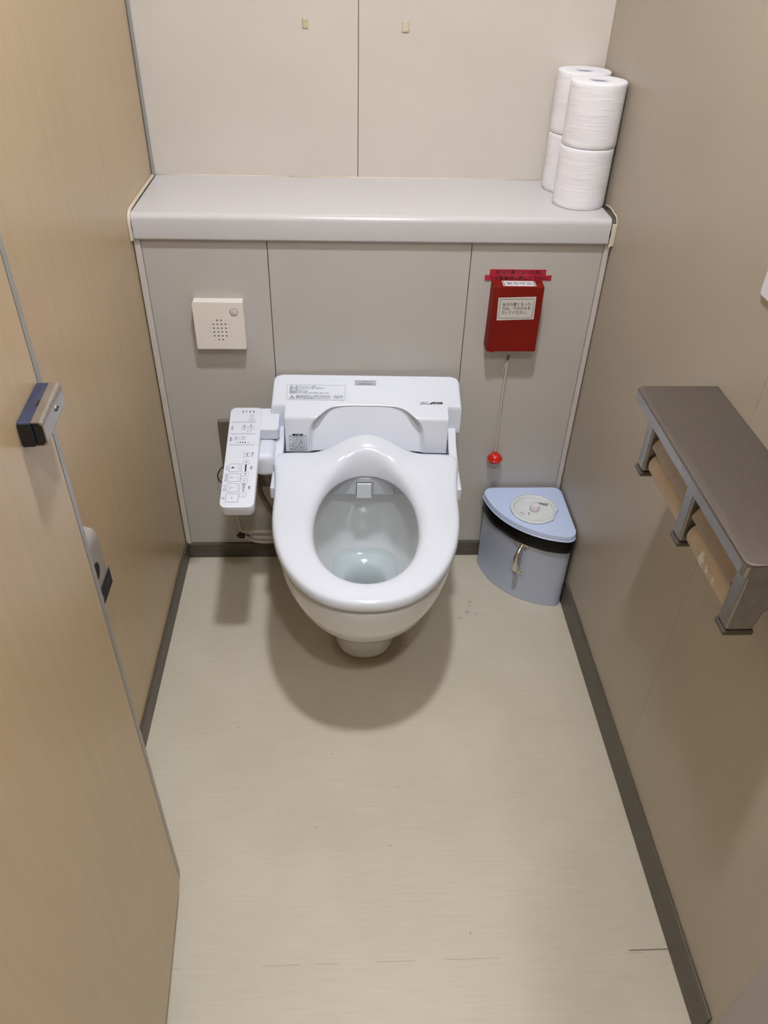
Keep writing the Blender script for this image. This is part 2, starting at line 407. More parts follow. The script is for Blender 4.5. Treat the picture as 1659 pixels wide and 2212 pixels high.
# ------------------------------------------------------------------ door, swung in along the left partition
DA = math.radians(93.9)
door = empty('door_1', (0.135, -0.905, 0.07), DA, 'wood-tone laminate door swung inward along the left partition', 'door', kind='structure')
DW, DH, DT = 0.60, 1.98, 0.034
box('door_panel', (-DW, 0.0, 0.0), (-0.0025, DT, DH), 'laminate', door, 0.0008, 1)
box('edge_joint', (-0.0027, 0.0008, 0.0), (-0.0005, DT-0.0008, DH), 'gap', door)
prof = [(-0.0006, 0.0003), (0.009, 0.0006)] + [(0.009+0.0162*math.sin(a), DT/2-0.0164*math.cos(a)) for a in [PI*i/12 for i in range(13)]] + [(-0.0006, DT-0.0003)]
et = prism('edge_trim', prof, 2, 0.0, DH, 'alu', door, smooth=True); sharp(et, 40)
# slide latch: a U-shaped steel bar over a film-covered base, rubber ends
LZ = 1.0235-0.07
lat = box('latch', (-0.0795, -0.0118, LZ-0.0235), (-0.008, -0.0002, LZ+0.001), 'blue_film', door, 0.0012, 2); tag(lat, 'slide latch of brushed steel over a scuffed blue base')
up = []
y0, y1, z0, z1, th = -0.0220, -0.0120, LZ-0.0235, LZ+0.001, 0.0012
outer = [(y1, z1)] + [(y0+0.004-0.004*math.sin(a), z1-0.004+0.004*math.cos(a)) for a in [PI/2*i/5 for i in range(6)]] + [(y0+0.004-0.004*math.cos(a), z0+0.004-0.004*math.sin(a)) for a in [PI/2*i/5 for i in range(6)]] + [(y1, z0)]
inner = [(y1, z0+th)] + [(y0+th+0.003, z0+th), (y0+th, z0+th+0.003), (y0+th, z1-th-0.003), (y0+th+0.003, z1-th)] + [(y1, z1-th)]
sh_ = prism('latch_shell', outer+inner, 0, -0.079, -0.0085, 'steel', lat, smooth=True); sharp(sh_, 30)
box('rubber_end', (-0.0785, y0+th, z0+th), (-0.066, y1-0.0003, z1-th), 'rubber', lat, 0.001, 2)
box('rubber_end', (-0.0808, -0.0114, LZ-0.0228), (-0.0796, -0.0008, LZ+0.0004), 'rubber', lat, 0.001, 2)
box('thumb_slot', (-0.050, -0.0119, LZ+0.0002), (-0.040, -0.0098, LZ+0.0014), 'gap', lat)
sc_ = lathe('screw', [(0.0001, -0.0003), (0.0033, 0.0), (0.0037, 0.0006)], 'chrome', lat, 16, (-0.036, y0-0.0004, LZ-0.0110), axis=1)
box('screw_slot', (-0.0400, y0-0.0012, LZ-0.0116), (-0.0320, y0-0.0004, LZ-0.0104), 'gap', lat)

# ------------------------------------------------------------------ ceiling lamps
for (x, y, s, st, lab) in LAMPS:
    r = empty('ceiling_light', (x, y, CEIL), 0, lab, 'ceiling light', 'ceiling downlights')
    h = s/2+0.015
    fr_o = rrect(-h, -h, h, h, 0.01, 4); fr_i = rrect(-s/2, -s/2, s/2, s/2, 0.008, 4); n = len(fr_o)
    vs = [(p[0], p[1], -0.012) for p in fr_o]+[(p[0], p[1], -0.012) for p in fr_i]+[(p[0], p[1], -0.0005) for p in fr_o]+[(p[0], p[1], -0.0005) for p in fr_i]
    fs = []
    for i in range(n):
        j = (i+1) % n
        fs += [(i, j, n+j, n+i), (2*n+i, 3*n+i, 3*n+j, 2*n+j), (i, 2*n+i, 2*n+j, j), (n+i, n+j, 3*n+j, 3*n+i)]
    pyd('frame', vs, fs, 'ceiling', r)
    d = box('diffuser', (-s/2, -s/2, -0.010), (s/2, s/2, -0.003), None, r); d.data.materials.append(emit_mat(0, st))

# ================================================================== SHELF
shf = empty('shelf', (0, 0, 0), 0, 'white speckled counter shelf with rolled front edge above the toilet', 'shelf')
SX0, SX1 = 0.0065, 0.9575
yf, yb, zb, zt = -0.012, YB-0.0006, SH-0.0505, SH
rr = 0.012
pf = [(yb, zt)] + [(yf+rr-rr*math.sin(a), zt-rr+rr*math.cos(a)) for a in [PI/2*i/6 for i in range(7)]] + \
     [(yf+0.004-0.004*math.cos(a), zb+0.004-0.004*math.sin(a)) for a in [PI/2*i/4 for i in range(5)]] + [(-0.0005, zb), (-0.0005, SH-0.034), (yb, SH-0.034)]
o = prism('counter', pf, 0, SX0, SX1, 'shelf', shf, smooth=True); sharp(o, 35)
tube('sealant_bead', [(0.3, YB-0.001, SH+0.0004), (0.006, YB-0.001, SH+0.0004)], 0.0022, 'caulk', shf, 8, 3)
tube('sealant_bead', [(0.3, YB-0.001, SH+0.0004), (0.86, YB-0.001, SH+0.0004)], 0.0022, 'caulk', shf, 8, 3)
# left sealant, a wide strip following the shelf end
path = [(YB-0.02, SH+0.002)] + [(0.10, SH+0.0025), (0.02, SH+0.002), (0.0, SH+0.0005), (-0.010, SH-0.006), (-0.0145, SH-0.016), (-0.015, SH-0.03), (-0.0148, SH-0.051)]
def strip(name, path, x0, x1, t, mat, parent, wob=0.0):
    rs = []
    for i, (y, z) in enumerate(path):
        a = path[max(i-1, 0)]; b = path[min(i+1, len(path)-1)]; dy, dz = b[0]-a[0], b[1]-a[1]; L = math.hypot(dy, dz) or 1
        ny, nz = dz/L, -dy/L     # normal pointing inward (towards the shelf)
        w_ = wob*math.sin(i*1.7)
        rs.append([(x0+w_, y, z), (x1+w_, y, z), (x1+w_, y+ny*t, z+nz*t), (x0+w_, y+ny*t, z+nz*t)])
    return bev(rings(name, rs, mat, parent, smooth=False), 0.0008, 2, 50)
strip('sealant_strip', path, 0.0003, 0.0063, 0.004, 'caulk', shf)
# right sealant, peeled away from the shelf end so a dark gap shows
pr = [(0.075, SH+0.001), (0.05, SH+0.004), (0.03, SH+0.005), (0.012, SH+0.002), (0.0, SH+0.002), (-0.010, SH-0.004), (-0.0135, SH-0.012)]
strip('peeled_sealant', pr, W-0.0025, W-0.0003, 0.003, 'caulk', shf, 0.0003)
strip('sealant_strip', [(-0.0130, SH-0.008), (-0.0135, SH-0.03), (-0.0132, SH-0.052)], W-0.0095, W-0.0003, 0.003, 'caulk', shf)
lathe('sealant_blob', [(0.0001, -0.0025), (0.002, -0.0018), (0.0027, 0), (0.002, 0.0018), (0.0001, 0.0025)], 'caulk', shf, 12, (W-0.008, -0.0155, SH-0.0525))

# ================================================================== TISSUE ROLLS ON THE SHELF
def roll(name, loc, label, wob, tilt=0.0):
    r = empty(name, loc, 2.4+wob*0.05, label, 'toilet roll', 'spare toilet rolls on the shelf')
    R_, H, ri = 0.0540, 0.1138, 0.0190
    n = 72; prof = [(ri, 0.003), (ri, 0.0), (R_*0.6, 0.0), (R_-0.0016, 0.0), (R_, 0.0016)]
    prof += [(R_, H*k/14.0) for k in range(1, 14)] + [(R_, H-0.0016), (R_-0.0016, H), (R_*0.8, H+0.0004), (R_*0.55, H+0.0004), (ri+0.001, H), (ri, H-0.002), (ri, 0.05), (ri, 0.003)]
    rs = []
    for (a, z) in prof:
        ring = []
        for i in range(n):
            t = 2*PI*i/n
            k = 1+ (0.010*noise.noise(Vector((math.cos(t)*2.2, math.sin(t)*2.2, z*26+wob))) - 0.006 if a > R_*0.95 else 0)
            ring.append((a*k*math.cos(t), a*k*math.sin(t), z))
        rs.append(ring)
    p = rings('paper', rs, 'paper', r, False, False); sharp(p, 50)
    lathe('core', [(ri-0.0001, 0.002), (ri-0.0001, H-0.003), (ri-0.0012, H-0.003), (ri-0.0012, 0.002)], 'core_grey', r, 32, cap0=False, cap1=False)
    # loose end of the paper
    seg = []
    for i in range(9):
        t = -1.2-0.05*i; q = R_*1.001
        seg.append((q*math.cos(t), q*math.sin(t)))
    vs = [(x, y, 0.001) for x, y in seg]+[(x, y, H-0.001) for x, y in seg]; vs += [(x*0.988, y*0.988, z) for x, y, z in vs]
    m = 9; fs = []
    for i in range(8): fs += [(i, i+1, m+i+1, m+i), (2*m+i, 3*m+i, 3*m+i+1, 2*m+i+1), (i, 2*m+i, 2*m+i+1, i+1), (m+i, m+i+1, 3*m+i+1, 3*m+i)]
    fs += [(0, m, 3*m, 2*m), (8, 2*m+8, 3*m+8, m+8)]
    pyd('loose_end', vs, fs, 'paper', r, True)
    return r
G = SH+0.0003
roll('toilet_roll', (0.9115, 0.0945, G), 'white toilet roll at the bottom of the front stack on the shelf', 1.0)
roll('toilet_roll', (0.9128, 0.0950, G+0.1150), 'white toilet roll on top of the front stack on the shelf', 5.0)
roll('toilet_roll', (0.9125, 0.2046, G), 'white toilet roll at the bottom of the rear stack in the shelf corner', 9.0)
roll('toilet_roll', (0.9120, 0.2044, G+0.1150), 'white toilet roll on top of the rear stack in the shelf corner', 14.0)

# ================================================================== TAPE REMNANTS
def tape(name, x, z, w_, h_, mat, label, curl):
    n = 9; vs = []; fs = []
    for j in range(n):
        for i in range(5):
            u = i/4-0.5; v = j/(n-1)-0.5
            lift = 0.0005+curl*max(0, math.sin((u+0.5)*PI))*sstep(-0.1, 0.4, -v)
            jag = (random.random()-0.5)*0.0012 if i == 4 else 0
            vs.append((x+u*w_+jag, YB-lift, z+v*h_))
    for j in range(n-1):
        for i in range(4): a = j*5+i; fs.append((a, a+1, a+6, a+5))
    o = pyd(name, vs, fs, mat, None, True)
    s = o.modifiers.new('thick', 'SOLIDIFY'); s.thickness = 0.0003; s.offset = 1
    return tag(o, label, 'tape', 'tape remnants on the cream wall')
tape('tape_scrap', 0.3460, 1.1880, 0.0125, 0.0175, 'tape_old', 'yellowed tape scrap left of the cream wall joint', 0.0003)
tape('tape_scrap', 0.5478, 1.1870, 0.0150, 0.0200, 'tape_clear', 'clear lifting tape scrap right of the cream wall joint', 0.0015)

# ================================================================== SOUND DEVICE
sp = empty('sound_device', (0.157, 0, 0.618), 0, 'square cream plastic wall speaker with a grille of small holes', 'speaker')
hw = 0.0525
# face with real holes: front plate is tiled round the holes
def perforated(name, hw, hh, holes, y0, y1, mat, parent):
    cu = bpy.data.curves.new('p', 'CURVE'); cu.dimensions = '2D'; cu.fill_mode = 'BOTH'; cu.extrude = (y1-y0)/2
    def spl(pts):
        s = cu.splines.new('POLY'); s.points.add(len(pts)-1); s.use_cyclic_u = True
        for p, q in zip(s.points, pts): p.co = (q[0], q[1], 0, 1)
    spl(rrect(-hw, 0, hw, hh, 0.003, 4))
    for (x, z, r) in holes: spl([(x+r*math.cos(-2*PI*i/12), z+r*math.sin(-2*PI*i/12)) for i in range(12)])
    ob = bpy.data.objects.new('p', cu); COL.objects.link(ob)
    dg = bpy.context.evaluated_depsgraph_get(); dg.update()
    me = bpy.data.meshes.new_from_object(ob.evaluated_get(dg)); bpy.data.objects.remove(ob); bpy.data.curves.remove(cu)
    ym = (y0+y1)/2
    for v in me.vertices:
        x, z, e = v.co; v.co = (x, ym+e, z)
    bm = bmesh.new(); bm.from_mesh(me); bmesh.ops.remove_doubles(bm, verts=bm.verts, dist=1e-6); bmesh.ops.recalc_face_normals(bm, faces=bm.faces); bm.to_mesh(me); bm.free()
    me.name = name
    return link(name, me, mat, parent)
holes = []
for r_, row in enumerate([(0.0034, 4), (0.0, 6), (0.0, 6), (0.0, 6), (0.0, 6), (0.0, 4)]):
    nn = row[1]
    for c_ in range(nn):
        x = (c_-(nn-1)/2)*0.0084; z = 0.0655-r_*0.0088
        edge = (c_ in (0, nn-1))
        holes.append((x, z, 0.00085 if edge else 0.0019))
perforated('face_plate', hw, 0.105, holes, -0.0265, -0.0235, 'cream_plastic', sp)
box('housing', (-hw+0.0002, -0.0236, 0.0002), (hw-0.0002, -0.0002, 0.1048), 'cream_plastic', sp, 0.003, 3)
box('grille_backing', (-0.028, -0.02395, 0.016), (0.028, -0.0236, 0.070), 'gap', sp)
lathe('button', [(0.0001, -0.0275), (0.0070, -0.0275), (0.0078, -0.0268), (0.0078, -0.0262)], 'button_grey', sp, 32, (0.0325, 0, 0.084), axis=1)
lathe('button_ring', [(0.0079, -0.02655), (0.0088, -0.02655), (0.0088, -0.0263), (0.0079, -0.0263)], 'ink_soft', sp, 32, (0.0325, 0, 0.084), axis=1, cap0=False, cap1=False)

# ================================================================== EMERGENCY CALL BOX
eb = empty('emergency_call_box', (0.783, 0, 0.620), 0, 'red emergency call box on the wall with a white notice and pull cord', 'call box')
bw, bh, bd = 0.0535, 0.146, 0.037
vs = [(-bw, -bd, 0), (bw, -bd, 0), (bw+0.001, -0.0003, -0.001), (-bw-0.001, -0.0003, -0.001), (-bw+0.001, -bd+0.0004, bh), (bw-0.001, -bd+0.0002, bh), (bw, -0.0003, bh+0.001), (-bw, -0.0003, bh+0.001)]
o = pyd('case', vs, [(0, 3, 2, 1), (4, 5, 6, 7), (0, 1, 5, 4), (1, 2, 6, 5), (2, 3, 7, 6), (3, 0, 4, 7)], 'red_box', eb); bev(o, 0.0012, 2)
# slightly open flap at the lower left of the cover
prism('loose_flap', [(-bw-0.0006, 0.001), (-bw+0.014, -0.0016), (-bw+0.016, 0.0004), (-bw, 0.004)], 1, -bd-0.0012, -bd+0.0002, 'red_box', eb)
# front notice (paper, double frame, three lines)
F = frame((-0.0005-0.0005, -bd-0.0002, 0.0985), (1, 0, 0.02), (0, 0, 1))
nt = plate('notice', [(-0.0393, -0.0252), (0.0397, -0.0238), (0.0393, 0.0262), (-0.0400, 0.0250)], F, 0.0004, 'paper_label', eb)
p = Print()
p.outline(-0.0362, -0.0212, 0.0362, 0.0222, 0.0006, 0.0007); p.outline(-0.0348, -0.0198, 0.0348, 0.0208, 0.0004, 0.0004)
p.lay('frame_lines', F, 'ink_soft', nt, 0.0005)
p = Print()
p.text('気分の悪くなった', 0.0, 0.0102, 0.0085, 0.0600); p.text('方は、下のひもを', 0.0, 0.0012, 0.0085, 0.0600); p.text('引いてください。', -0.0035, -0.0082, 0.0085, 0.0530)
p.lay('lettering', F, 'ink', nt, 0.0005)
# card on top
F = frame((0.0015, -0.0205, bh+0.0007), (1, 0, 0), (0, 1, 0.025))
cdp = plate('top_card', [(-0.0345, -0.0130), (0.0345, -0.0130), (0.0345, 0.0130), (-0.0345, 0.0130)], F, 0.0004, 'white_card', eb)
p = Print(); p.text('緊急呼出', 0.0, 0.0, 0.0145, 0.0520, bold=0.0); p.rect(-0.0325, -0.0115, -0.0310, 0.0115); p.rect(0.0310, -0.0115, 0.0325, 0.0115)
p.lay('lettering', F, 'ink', cdp, 0.0005)
# cord: short toggle, string, red ball
tube('cord', [(0.0003, -0.019, 0.001), (0.0006, -0.019, -0.018)], 0.0009, 'string', eb, 8, 3)
box('cord_toggle', (-0.0022, -0.0215, -0.029), (0.0028, -0.0165, -0.0165), 'cap_grey', eb, 0.001, 2)
tube('cord', [(0.0003, -0.019, -0.028), (-0.001, -0.019, -0.12), (0.0008, -0.019, -0.20), (0.0015, -0.019, -0.278)], 0.0014, 'string', eb, 8, 8)
tube('cord_tail', [(0.0003, -0.019, -0.029), (-0.0045, -0.021, -0.042), (-0.0058, -0.021, -0.060)], 0.0008, 'string', eb, 8, 5)
tube('cord_tail', [(0.0010, -0.019, -0.029), (-0.0022, -0.022, -0.036), (-0.0070, -0.022, -0.048)], 0.0008, 'string', eb, 8, 5)
bz = -0.2945
prof = [(0.0001+0.0138*math.sin(math.radians(a)), 0.0008+0.0118*math.cos(math.radians(a))) for a in range(0, 91, 10)] + [(0.0152, 0.0010), (0.0158, 0.0), (0.0152, -0.0012), (0.0136, -0.0014)] + [(0.0001+0.0134*math.cos(math.radians(a)), -0.0016-0.0098*math.sin(math.radians(a))) for a in range(10, 91, 10)]
prof = [(a*1.2, b*1.2) for a, b in prof]
lathe('pull_ball', prof, 'red_plastic', eb, 40, (0.0018, -0.019, bz))
lathe('ball_collar', [(0.0001, 0.0195), (0.0022, 0.0195), (0.0030, 0.0150), (0.0001, 0.0140)], 'red_plastic', eb, 16, (0.0018, -0.019, bz))
# two strips of embossed crimson label tape above
def red_label(name, x0, x1, z0, z1, txt, tw, label, tiltz=0.0, y=-0.0005, curl=0.0):
    F = frame(((x0+x1)/2, y, (z0+z1)/2), (1, 0, tiltz), (0, 0, 1))
    hx, hz = (x1-x0)/2, (z1-z0)/2
    n = 16; vs = []; fs = []
    for i in range(n+1):
        u = -hx+2*hx*i/n; lift = curl*sstep(0.55, 1.0, -u/hx)
        for (v, d) in ((-hz, 0), (hz, 0), (hz, 0.0004), (-hz, 0.0004)): vs.append(F @ Vector((u, v, d+lift*(0.6-0.5*v/hz))))
    for i in range(n):
        for k in range(4): fs.append((i*4+k, i*4+(k+1) % 4, (i+1)*4+(k+1) % 4, (i+1)*4+k))
    fs += [(3, 2, 1, 0), (n*4, n*4+1, n*4+2, n*4+3)]
    o = pyd(name, vs, fs, 'red_tape', None); tag(o, label, 'label', 'crimson label tapes above the call box')
    p = Print(); p.text(txt, 0.002, 0.0, hz*1.5, tw, bold=0.008); p.lay('lettering', F, 'ink', o, 0.0006+curl*0.4)
    return o
red_label('label_tape', 0.7245, 0.8430, 0.7775, 0.7892, '気分が悪くなった時、', 0.098, 'upper crimson label tape above the red call box')
red_label('label_tape', 0.7150, 0.8560, 0.7662, 0.7772, '又は緊急時に押して下さい。', 0.125, 'lower, longer crimson label tape above the red call box', y=-0.0008, curl=0.0015)

# ================================================================== SANITARY BIN
BX, BY = W-0.0075, -0.0140
bn = empty('sanitary_bin', (BX, BY, 0), 0, 'lavender quarter-round corner bin with black bag rim and chrome handle', 'bin')
def quarter(r, rc, k=28, off=0.0):
    """quarter-round outline: corner at origin, straight backs along -x and -y, rounded tips"""
    pts = []
    def arc(cx, cy, rad, a0, a1, n):
        for i in range(n+1):
            a = a0+(a1-a0)*i/n; pts.append((cx+rad*math.cos(a), cy+rad*math.sin(a)))
    arc(-rc, -rc, rc, PI/2, 0, 6)                       # wall corner
    # tip fillets where the arc meets the straight sides
    rt = rc*1.1; d = math.sqrt((r-rt)**2-rt**2)
    a_in = math.atan2(-d, -rt)                          # direction of lower tip centre from origin
    arc(-rt, -d, rt, 0, a_in, 6)
    arc(0, 0, r, a_in, math.atan2(-rt, -d), k)
    a_up = math.atan2(-rt, -d)
    arc(-d, -rt, rt, a_up, -1.5*PI+0.0 if False else -3*PI/2, 6)
    return [(x+off*0, y) for x, y in pts]
def qring(r, rc, z, dx=0.0, dy=0.0): return [(x+dx, y+dy, z) for x, y in quarter(r, rc)]
rb = 0.190
o = rings('body', [qring(rb-0.002, 0.016, 0.0005), qring(rb+0.001, 0.017, 0.001, 0.0008, 0.0008), qring(rb+0.001, 0.017, 0.004, 0.0008, 0.0008), qring(rb-0.001, 0.016, 0.0055), qring(rb-0.001, 0.016, 0.206), qring(rb-0.004, 0.015, 0.206, -0.001, -0.001), qring(rb-0.004, 0.015, 0.19, -0.001, -0.001)], 'bin_body', bn, True, False); sharp(o, 40)
# bag folded over the rim, with creases
def bag_ring(r, z, amp):
    out = []
    for i, (x, y) in enumerate(quarter(r, 0.018)):
        k = 1+amp*noise.noise(Vector((x*30, y*30, z*40)))
        out.append((x*k+0.0015, y*k+0.0015, z))
    return out
o = rings('bag_rim', [bag_ring(rb-0.004, 0.2160, 0), bag_ring(rb+0.003, 0.2155, 0.003), bag_ring(rb+0.0050, 0.205, 0.006), bag_ring(rb+0.0058, 0.192, 0.010), bag_ring(rb+0.0060, 0.180, 0.012), bag_ring(rb+0.002, 0.1770, 0.010), bag_ring(rb-0.0005, 0.185, 0.0)], 'bag', bn, False, False)
lid = rings('lid', [qring(rb+0.004, 0.02, 0.2165, 0.001, 0.001), qring(rb+0.010, 0.022, 0.2160, 0.0035, 0.0035), qring(rb+0.0115, 0.022, 0.2165, 0.0040, 0.0040), qring(rb+0.0112, 0.022, 0.2180, 0.0039, 0.0039), qring(rb+0.009, 0.022, 0.2187, 0.003, 0.003), qring(rb+0.0078, 0.022, 0.2298, 0.0026, 0.0026), qring(rb+0.0068, 0.022, 0.2313, 0.0022, 0.0022), qring(rb+0.0015, 0.021, 0.2318, 0.0005, 0.0005)], 'bin_lid', bn); sharp(lid, 45)
# round milky insert with a knob, its rim chipped on the right
cx, cy = 0.878-BX, -0.104-BY
n = 60; rs = []
def chip(a):
    d = math.atan2(math.sin(a+0.45), math.cos(a+0.45))
    return 1.0-0.085*max(0.0, 1-abs(d)/0.32)**0.6 + (0.05*max(0, 1-abs(d-0.36)/0.10) + 0.02*max(0, 1-abs(d+0.36)/0.08))
for (r, z, c_) in ((0.056, 0.2319, 1), (0.0575, 0.2345, 1), (0.0560, 0.2372, 1), (0.0520, 0.2382, 1), (0.0485, 0.2370, 0), (0.0470, 0.2345, 0), (0.0470, 0.2325, 0), (0.040, 0.2323, 0), (0.012, 0.2324, 0)):
    rs.append([(cx+r*(chip(2*PI*i/n) if c_ else 1)*math.cos(2*PI*i/n), cy+r*(chip(2*PI*i/n) if c_ else 1)*math.sin(2*PI*i/n), z) for i in range(n)])
ins = rings('inner_lid', rs, 'milk', bn); sharp(ins, 60)
lathe('knob', [(0.0125, 0.2323), (0.0118, 0.236), (0.0108, 0.2455), (0.0100, 0.2475), (0.0085, 0.2482), (0.0001, 0.2482)], 'white_card', ins, 32, (cx+0.002, cy+0.002, 0))
F = frame((cx, cy, 0.23245), (1, 0, 0), (0, 1, 0))
p = Print(); p.text('H30回', 0.0240, 0.0230, 0.0105, 0.030, rot=math.radians(-20), bold=0.02, shear=0.2); p.lay('handwriting', F, 'ink', ins, 0.0004)
p = Print(); p.text('七 F', -0.024, -0.014, 0.016, 0.026, rot=math.radians(-12), bold=-0.012); p.lay('pencil_mark', F, 'ink_soft', ins, 0.0004)
# chrome bow handle on the curved front
ha = math.radians(-127); 
def hp(r, z, da=0.0): return (r*math.cos(ha+da), r*math.sin(ha+da), z)
RB = rb-0.001
hd = tube('handle', [hp(RB+0.002, 0.170), hp(RB+0.008, 0.166), hp(RB+0.020, 0.157), hp(RB+0.024, 0.141), hp(RB+0.0235, 0.122), hp(RB+0.018, 0.106), hp(RB+0.007, 0.096), hp(RB+0.002, 0.092)], [0.0048]*6+[0.0056]*8+[0.0072]*16+[0.0056]*8+[0.0048]*10, 'chrome', bn, 14, 6)
for zc in (0.1725, 0.0895):
    F = frame(hp(RB+0.0002, zc), (-math.sin(ha), math.cos(ha), 0), (0, 0, 1))
    plate('handle_base', rrect(-0.0155, -0.0078, 0.0155, 0.0078, 0.004, 4), F, 0.0022, 'chrome', hd, 0.0006)
    for sx in (-0.0085, 0.0085):
        F2 = F @ Matrix.Translation((sx, 0, 0.0022))
        plate('screw', [(0.0026*math.cos(2*PI*i/12), 0.0026*math.sin(2*PI*i/12)) for i in range(12)], F2, 0.0012, 'steel', hd)

# ================================================================== PAPER HOLDER ON THE RIGHT WALL
ph = empty('paper_holder', (W, -0.7735, 0), 0, 'double stainless steel paper holder with shelf top on the beige wall', 'paper holder')
# shelf: top sheet folded down into a lip on three sides (x from -0.1205 to 0)
hx, hy = -0.1205, 0.1955
zt = 0.8373
def lipring(d, z): 
    pts = [(0.0-0.0003, -hy+d)]
    r = 0.010
    for i in range(7):
        a = PI/2*i/6; pts.append((hx+d+r-r*math.sin(a) if False else hx+d+r-r*math.cos(PI/2-a), -hy+d+r-r*math.sin(PI/2-a)))
    for i in range(7):
        a = PI/2*i/6; pts.append((hx+d+r-r*math.cos(a), hy-d-r+r*math.sin(a)))
    pts.append((-0.0003, hy-d))
    return [(x, y, z) for x, y in pts]
o = rings('shelf_top', [lipring(0.0012, zt-0.0185), lipring(0.0, zt-0.0185), lipring(0.0, zt-0.0028), lipring(0.0008, zt-0.0008), lipring(0.0028, zt), ], 'steel_dark', ph, False, True); sharp(o, 30)
inner = rings('shelf_lip', [lipring(-0.0004, zt-0.0180), lipring(-0.0004, zt-0.0040), lipring(0.0001, zt-0.0040), lipring(0.0001, zt-0.0180)], 'steel_edge', ph, False, False); sharp(inner, 30)
box('under_plate', (hx+0.0015, -hy+0.0015, zt-0.0050), (-0.0005, hy-0.0015, zt-0.0040), 'steel_dark', ph)
box('back_plate', (-0.0035, -hy+0.02, 0.715), (-0.0003, hy-0.02, zt-0.005), 'steel_dark', ph, 0.0006, 1)
for k, yc in enumerate((-0.1615, 0.0, 0.1635)):
    hw_ = 0.0125
    pts = [(-0.0985, zt-0.0052), (-0.0985, 0.7130), (-0.0640, 0.7130), (-0.0600, 0.7420), (-0.0480, 0.7480), (-0.0036, 0.7480), (-0.0036, zt-0.0052)]
    b = prism('bracket', pts, 1, yc-hw_, yc+hw_, 'steel_edge' , ph, 0.004, 4)
    pts2 = [(-0.1000, 0.7048), (-0.1000, 0.7128), (-0.0620, 0.7128), (-0.0620, 0.7048)]
    prism('foot_cap', pts2, 1, yc-hw_-0.0014, yc+hw_+0.0014, 'cap_grey', b, 0.003, 3)
    for sd in (-1, 1):
        if (k == 0 and sd < 0) or (k == 2 and sd > 0): continue
        box('pivot_plate', (-0.088, yc+sd*hw_, 0.722), (-0.030, yc+sd*(hw_+0.0018), 0.800), 'cap_grey', b, 0.0008, 1)
for k, (ya, yb_) in enumerate(((-0.1445, -0.0175), (0.0175, 0.1465))):
    # curved cutter flap over the core
    prof = []
    for i in range(13):
        a = math.radians(168-i*8.5); prof.append((-0.055+0.041*math.cos(a), 0.752+0.041*math.sin(a)))
    prof2 = [(-0.055+0.0395*math.cos(math.radians(168-i*8.5)), 0.752+0.0395*math.sin(math.radians(168-i*8.5))) for i in range(12, -1, -1)]
    f_ = prism('cutter_flap', prof+prof2, 1, ya, yb_, 'flap', ph, smooth=True); sharp(f_, 30)
    tube('hinge_rod', [(-0.020, ya, 0.796), (-0.020, yb_, 0.796)], 0.003, 'steel', ph, 10, 1)
def core(y0, y1, label, scraps):
    L = y1-y0
    r = empty('paper_core', (W-0.0720, (y0+y1)/2, 0.7300), 0, label, 'paper core', 'empty cores in the paper holder')
    R_ = 0.0205
    o = lathe('tube', [(R_-0.0012, -L/2), (R_, -L/2), (R_, L/2), (R_-0.0012, L/2), (R_-0.0012, -L/2)], 'card_tube', r, 40, axis=1, cap0=False, cap1=False); sharp(o, 40)
    for (yy, a0, a1, wd) in scraps:
        vs = []; fs = []; m = 7
        for i in range(m):
            a = math.radians(a0+(a1-a0)*i/(m-1)); wv = wd*(0.35+0.65*abs(math.sin(i*2.3+0.7)))
            for s_ in (-1, 1): vs.append(((R_+0.0004)*math.cos(a), yy+s_*wv+0.003*math.sin(i*1.9), (R_+0.0004)*math.sin(a)))
        for i in range(m-1): fs.append((2*i, 2*i+1, 2*i+3, 2*i+2))
        o = pyd('paper_scrap', vs, fs, 'scrap', r, True); sd = o.modifiers.new('t', 'SOLIDIFY'); sd.thickness = 0.0003
    return r
core(-0.7735-0.1450, -0.7735-0.0165, 'near empty brown card core with torn white scraps in the paper holder', [(0.014, 150, 205, 0.008), (-0.006, 165, 195, 0.005), (-0.026, 165, 190, 0.0035)])
core(-0.7735+0.0165, -0.7735+0.1470, 'far empty brown card core in the paper holder nearer the bin', [])

# small white plate at the right picture edge
wp = empty('wall_plate', (W, -0.668, 1.032), 0, 'white plate with a taped lower corner on the beige wall above the paper holder', 'plate')
F = frame((-0.0003, 0, 0), (0, -1, 0), (0, 0, 1))
plate('plate', rrect(-0.055, -0.040, 0.055, 0.040, 0.006, 5), F, 0.004, 'plastic_matt', wp, 0.001)
plate('tape_corner', [(-0.058, -0.042), (-0.049, -0.044), (-0.046, -0.034), (-0.055, -0.030)], F, 0.0002, 'tape_old', wp)

# ================================================================== FLUSH SENSOR ON THE LEFT PARTITION (behind the door edge)
fs_ = empty('flush_sensor', (0.0, -0.70, 0.50), 0, 'grey wall-mounted flush sensor with black lens behind the door edge', 'sensor')
pts = [(0.0003, 0.0), (0.036, 0.0), (0.041, 0.012), (0.041, 0.108), (0.036, 0.122), (0.022, 0.128), (0.0003, 0.130)]
o = prism('case', pts, 1, -0.065, 0.065, 'sensor_grey', fs_, 0.004, 3)
lens = lathe('lens', [(0.0001, 0.0012), (0.012, 0.0010), (0.0145, 0.0006), (0.015, 0.0)], 'rubber', fs_, 32, (0.0411, 0.022, 0.070), axis=0)
F = frame((0.0412, 0.040, 0.0205), (0, 1, 0), (0, 0, 1))
st = plate('sticker', [(-0.045, -0.018), (0.032, -0.018), (0.032, 0.018), (-0.045, 0.018)], F, 0.0004, 'ink', fs_)
p = Print(); p.outline(-0.0445, -0.0175, 0.0315, 0.0175, 0.0005, 0.0008); p.lay('sticker_border', F, 'silver_label', st, 0.0005)
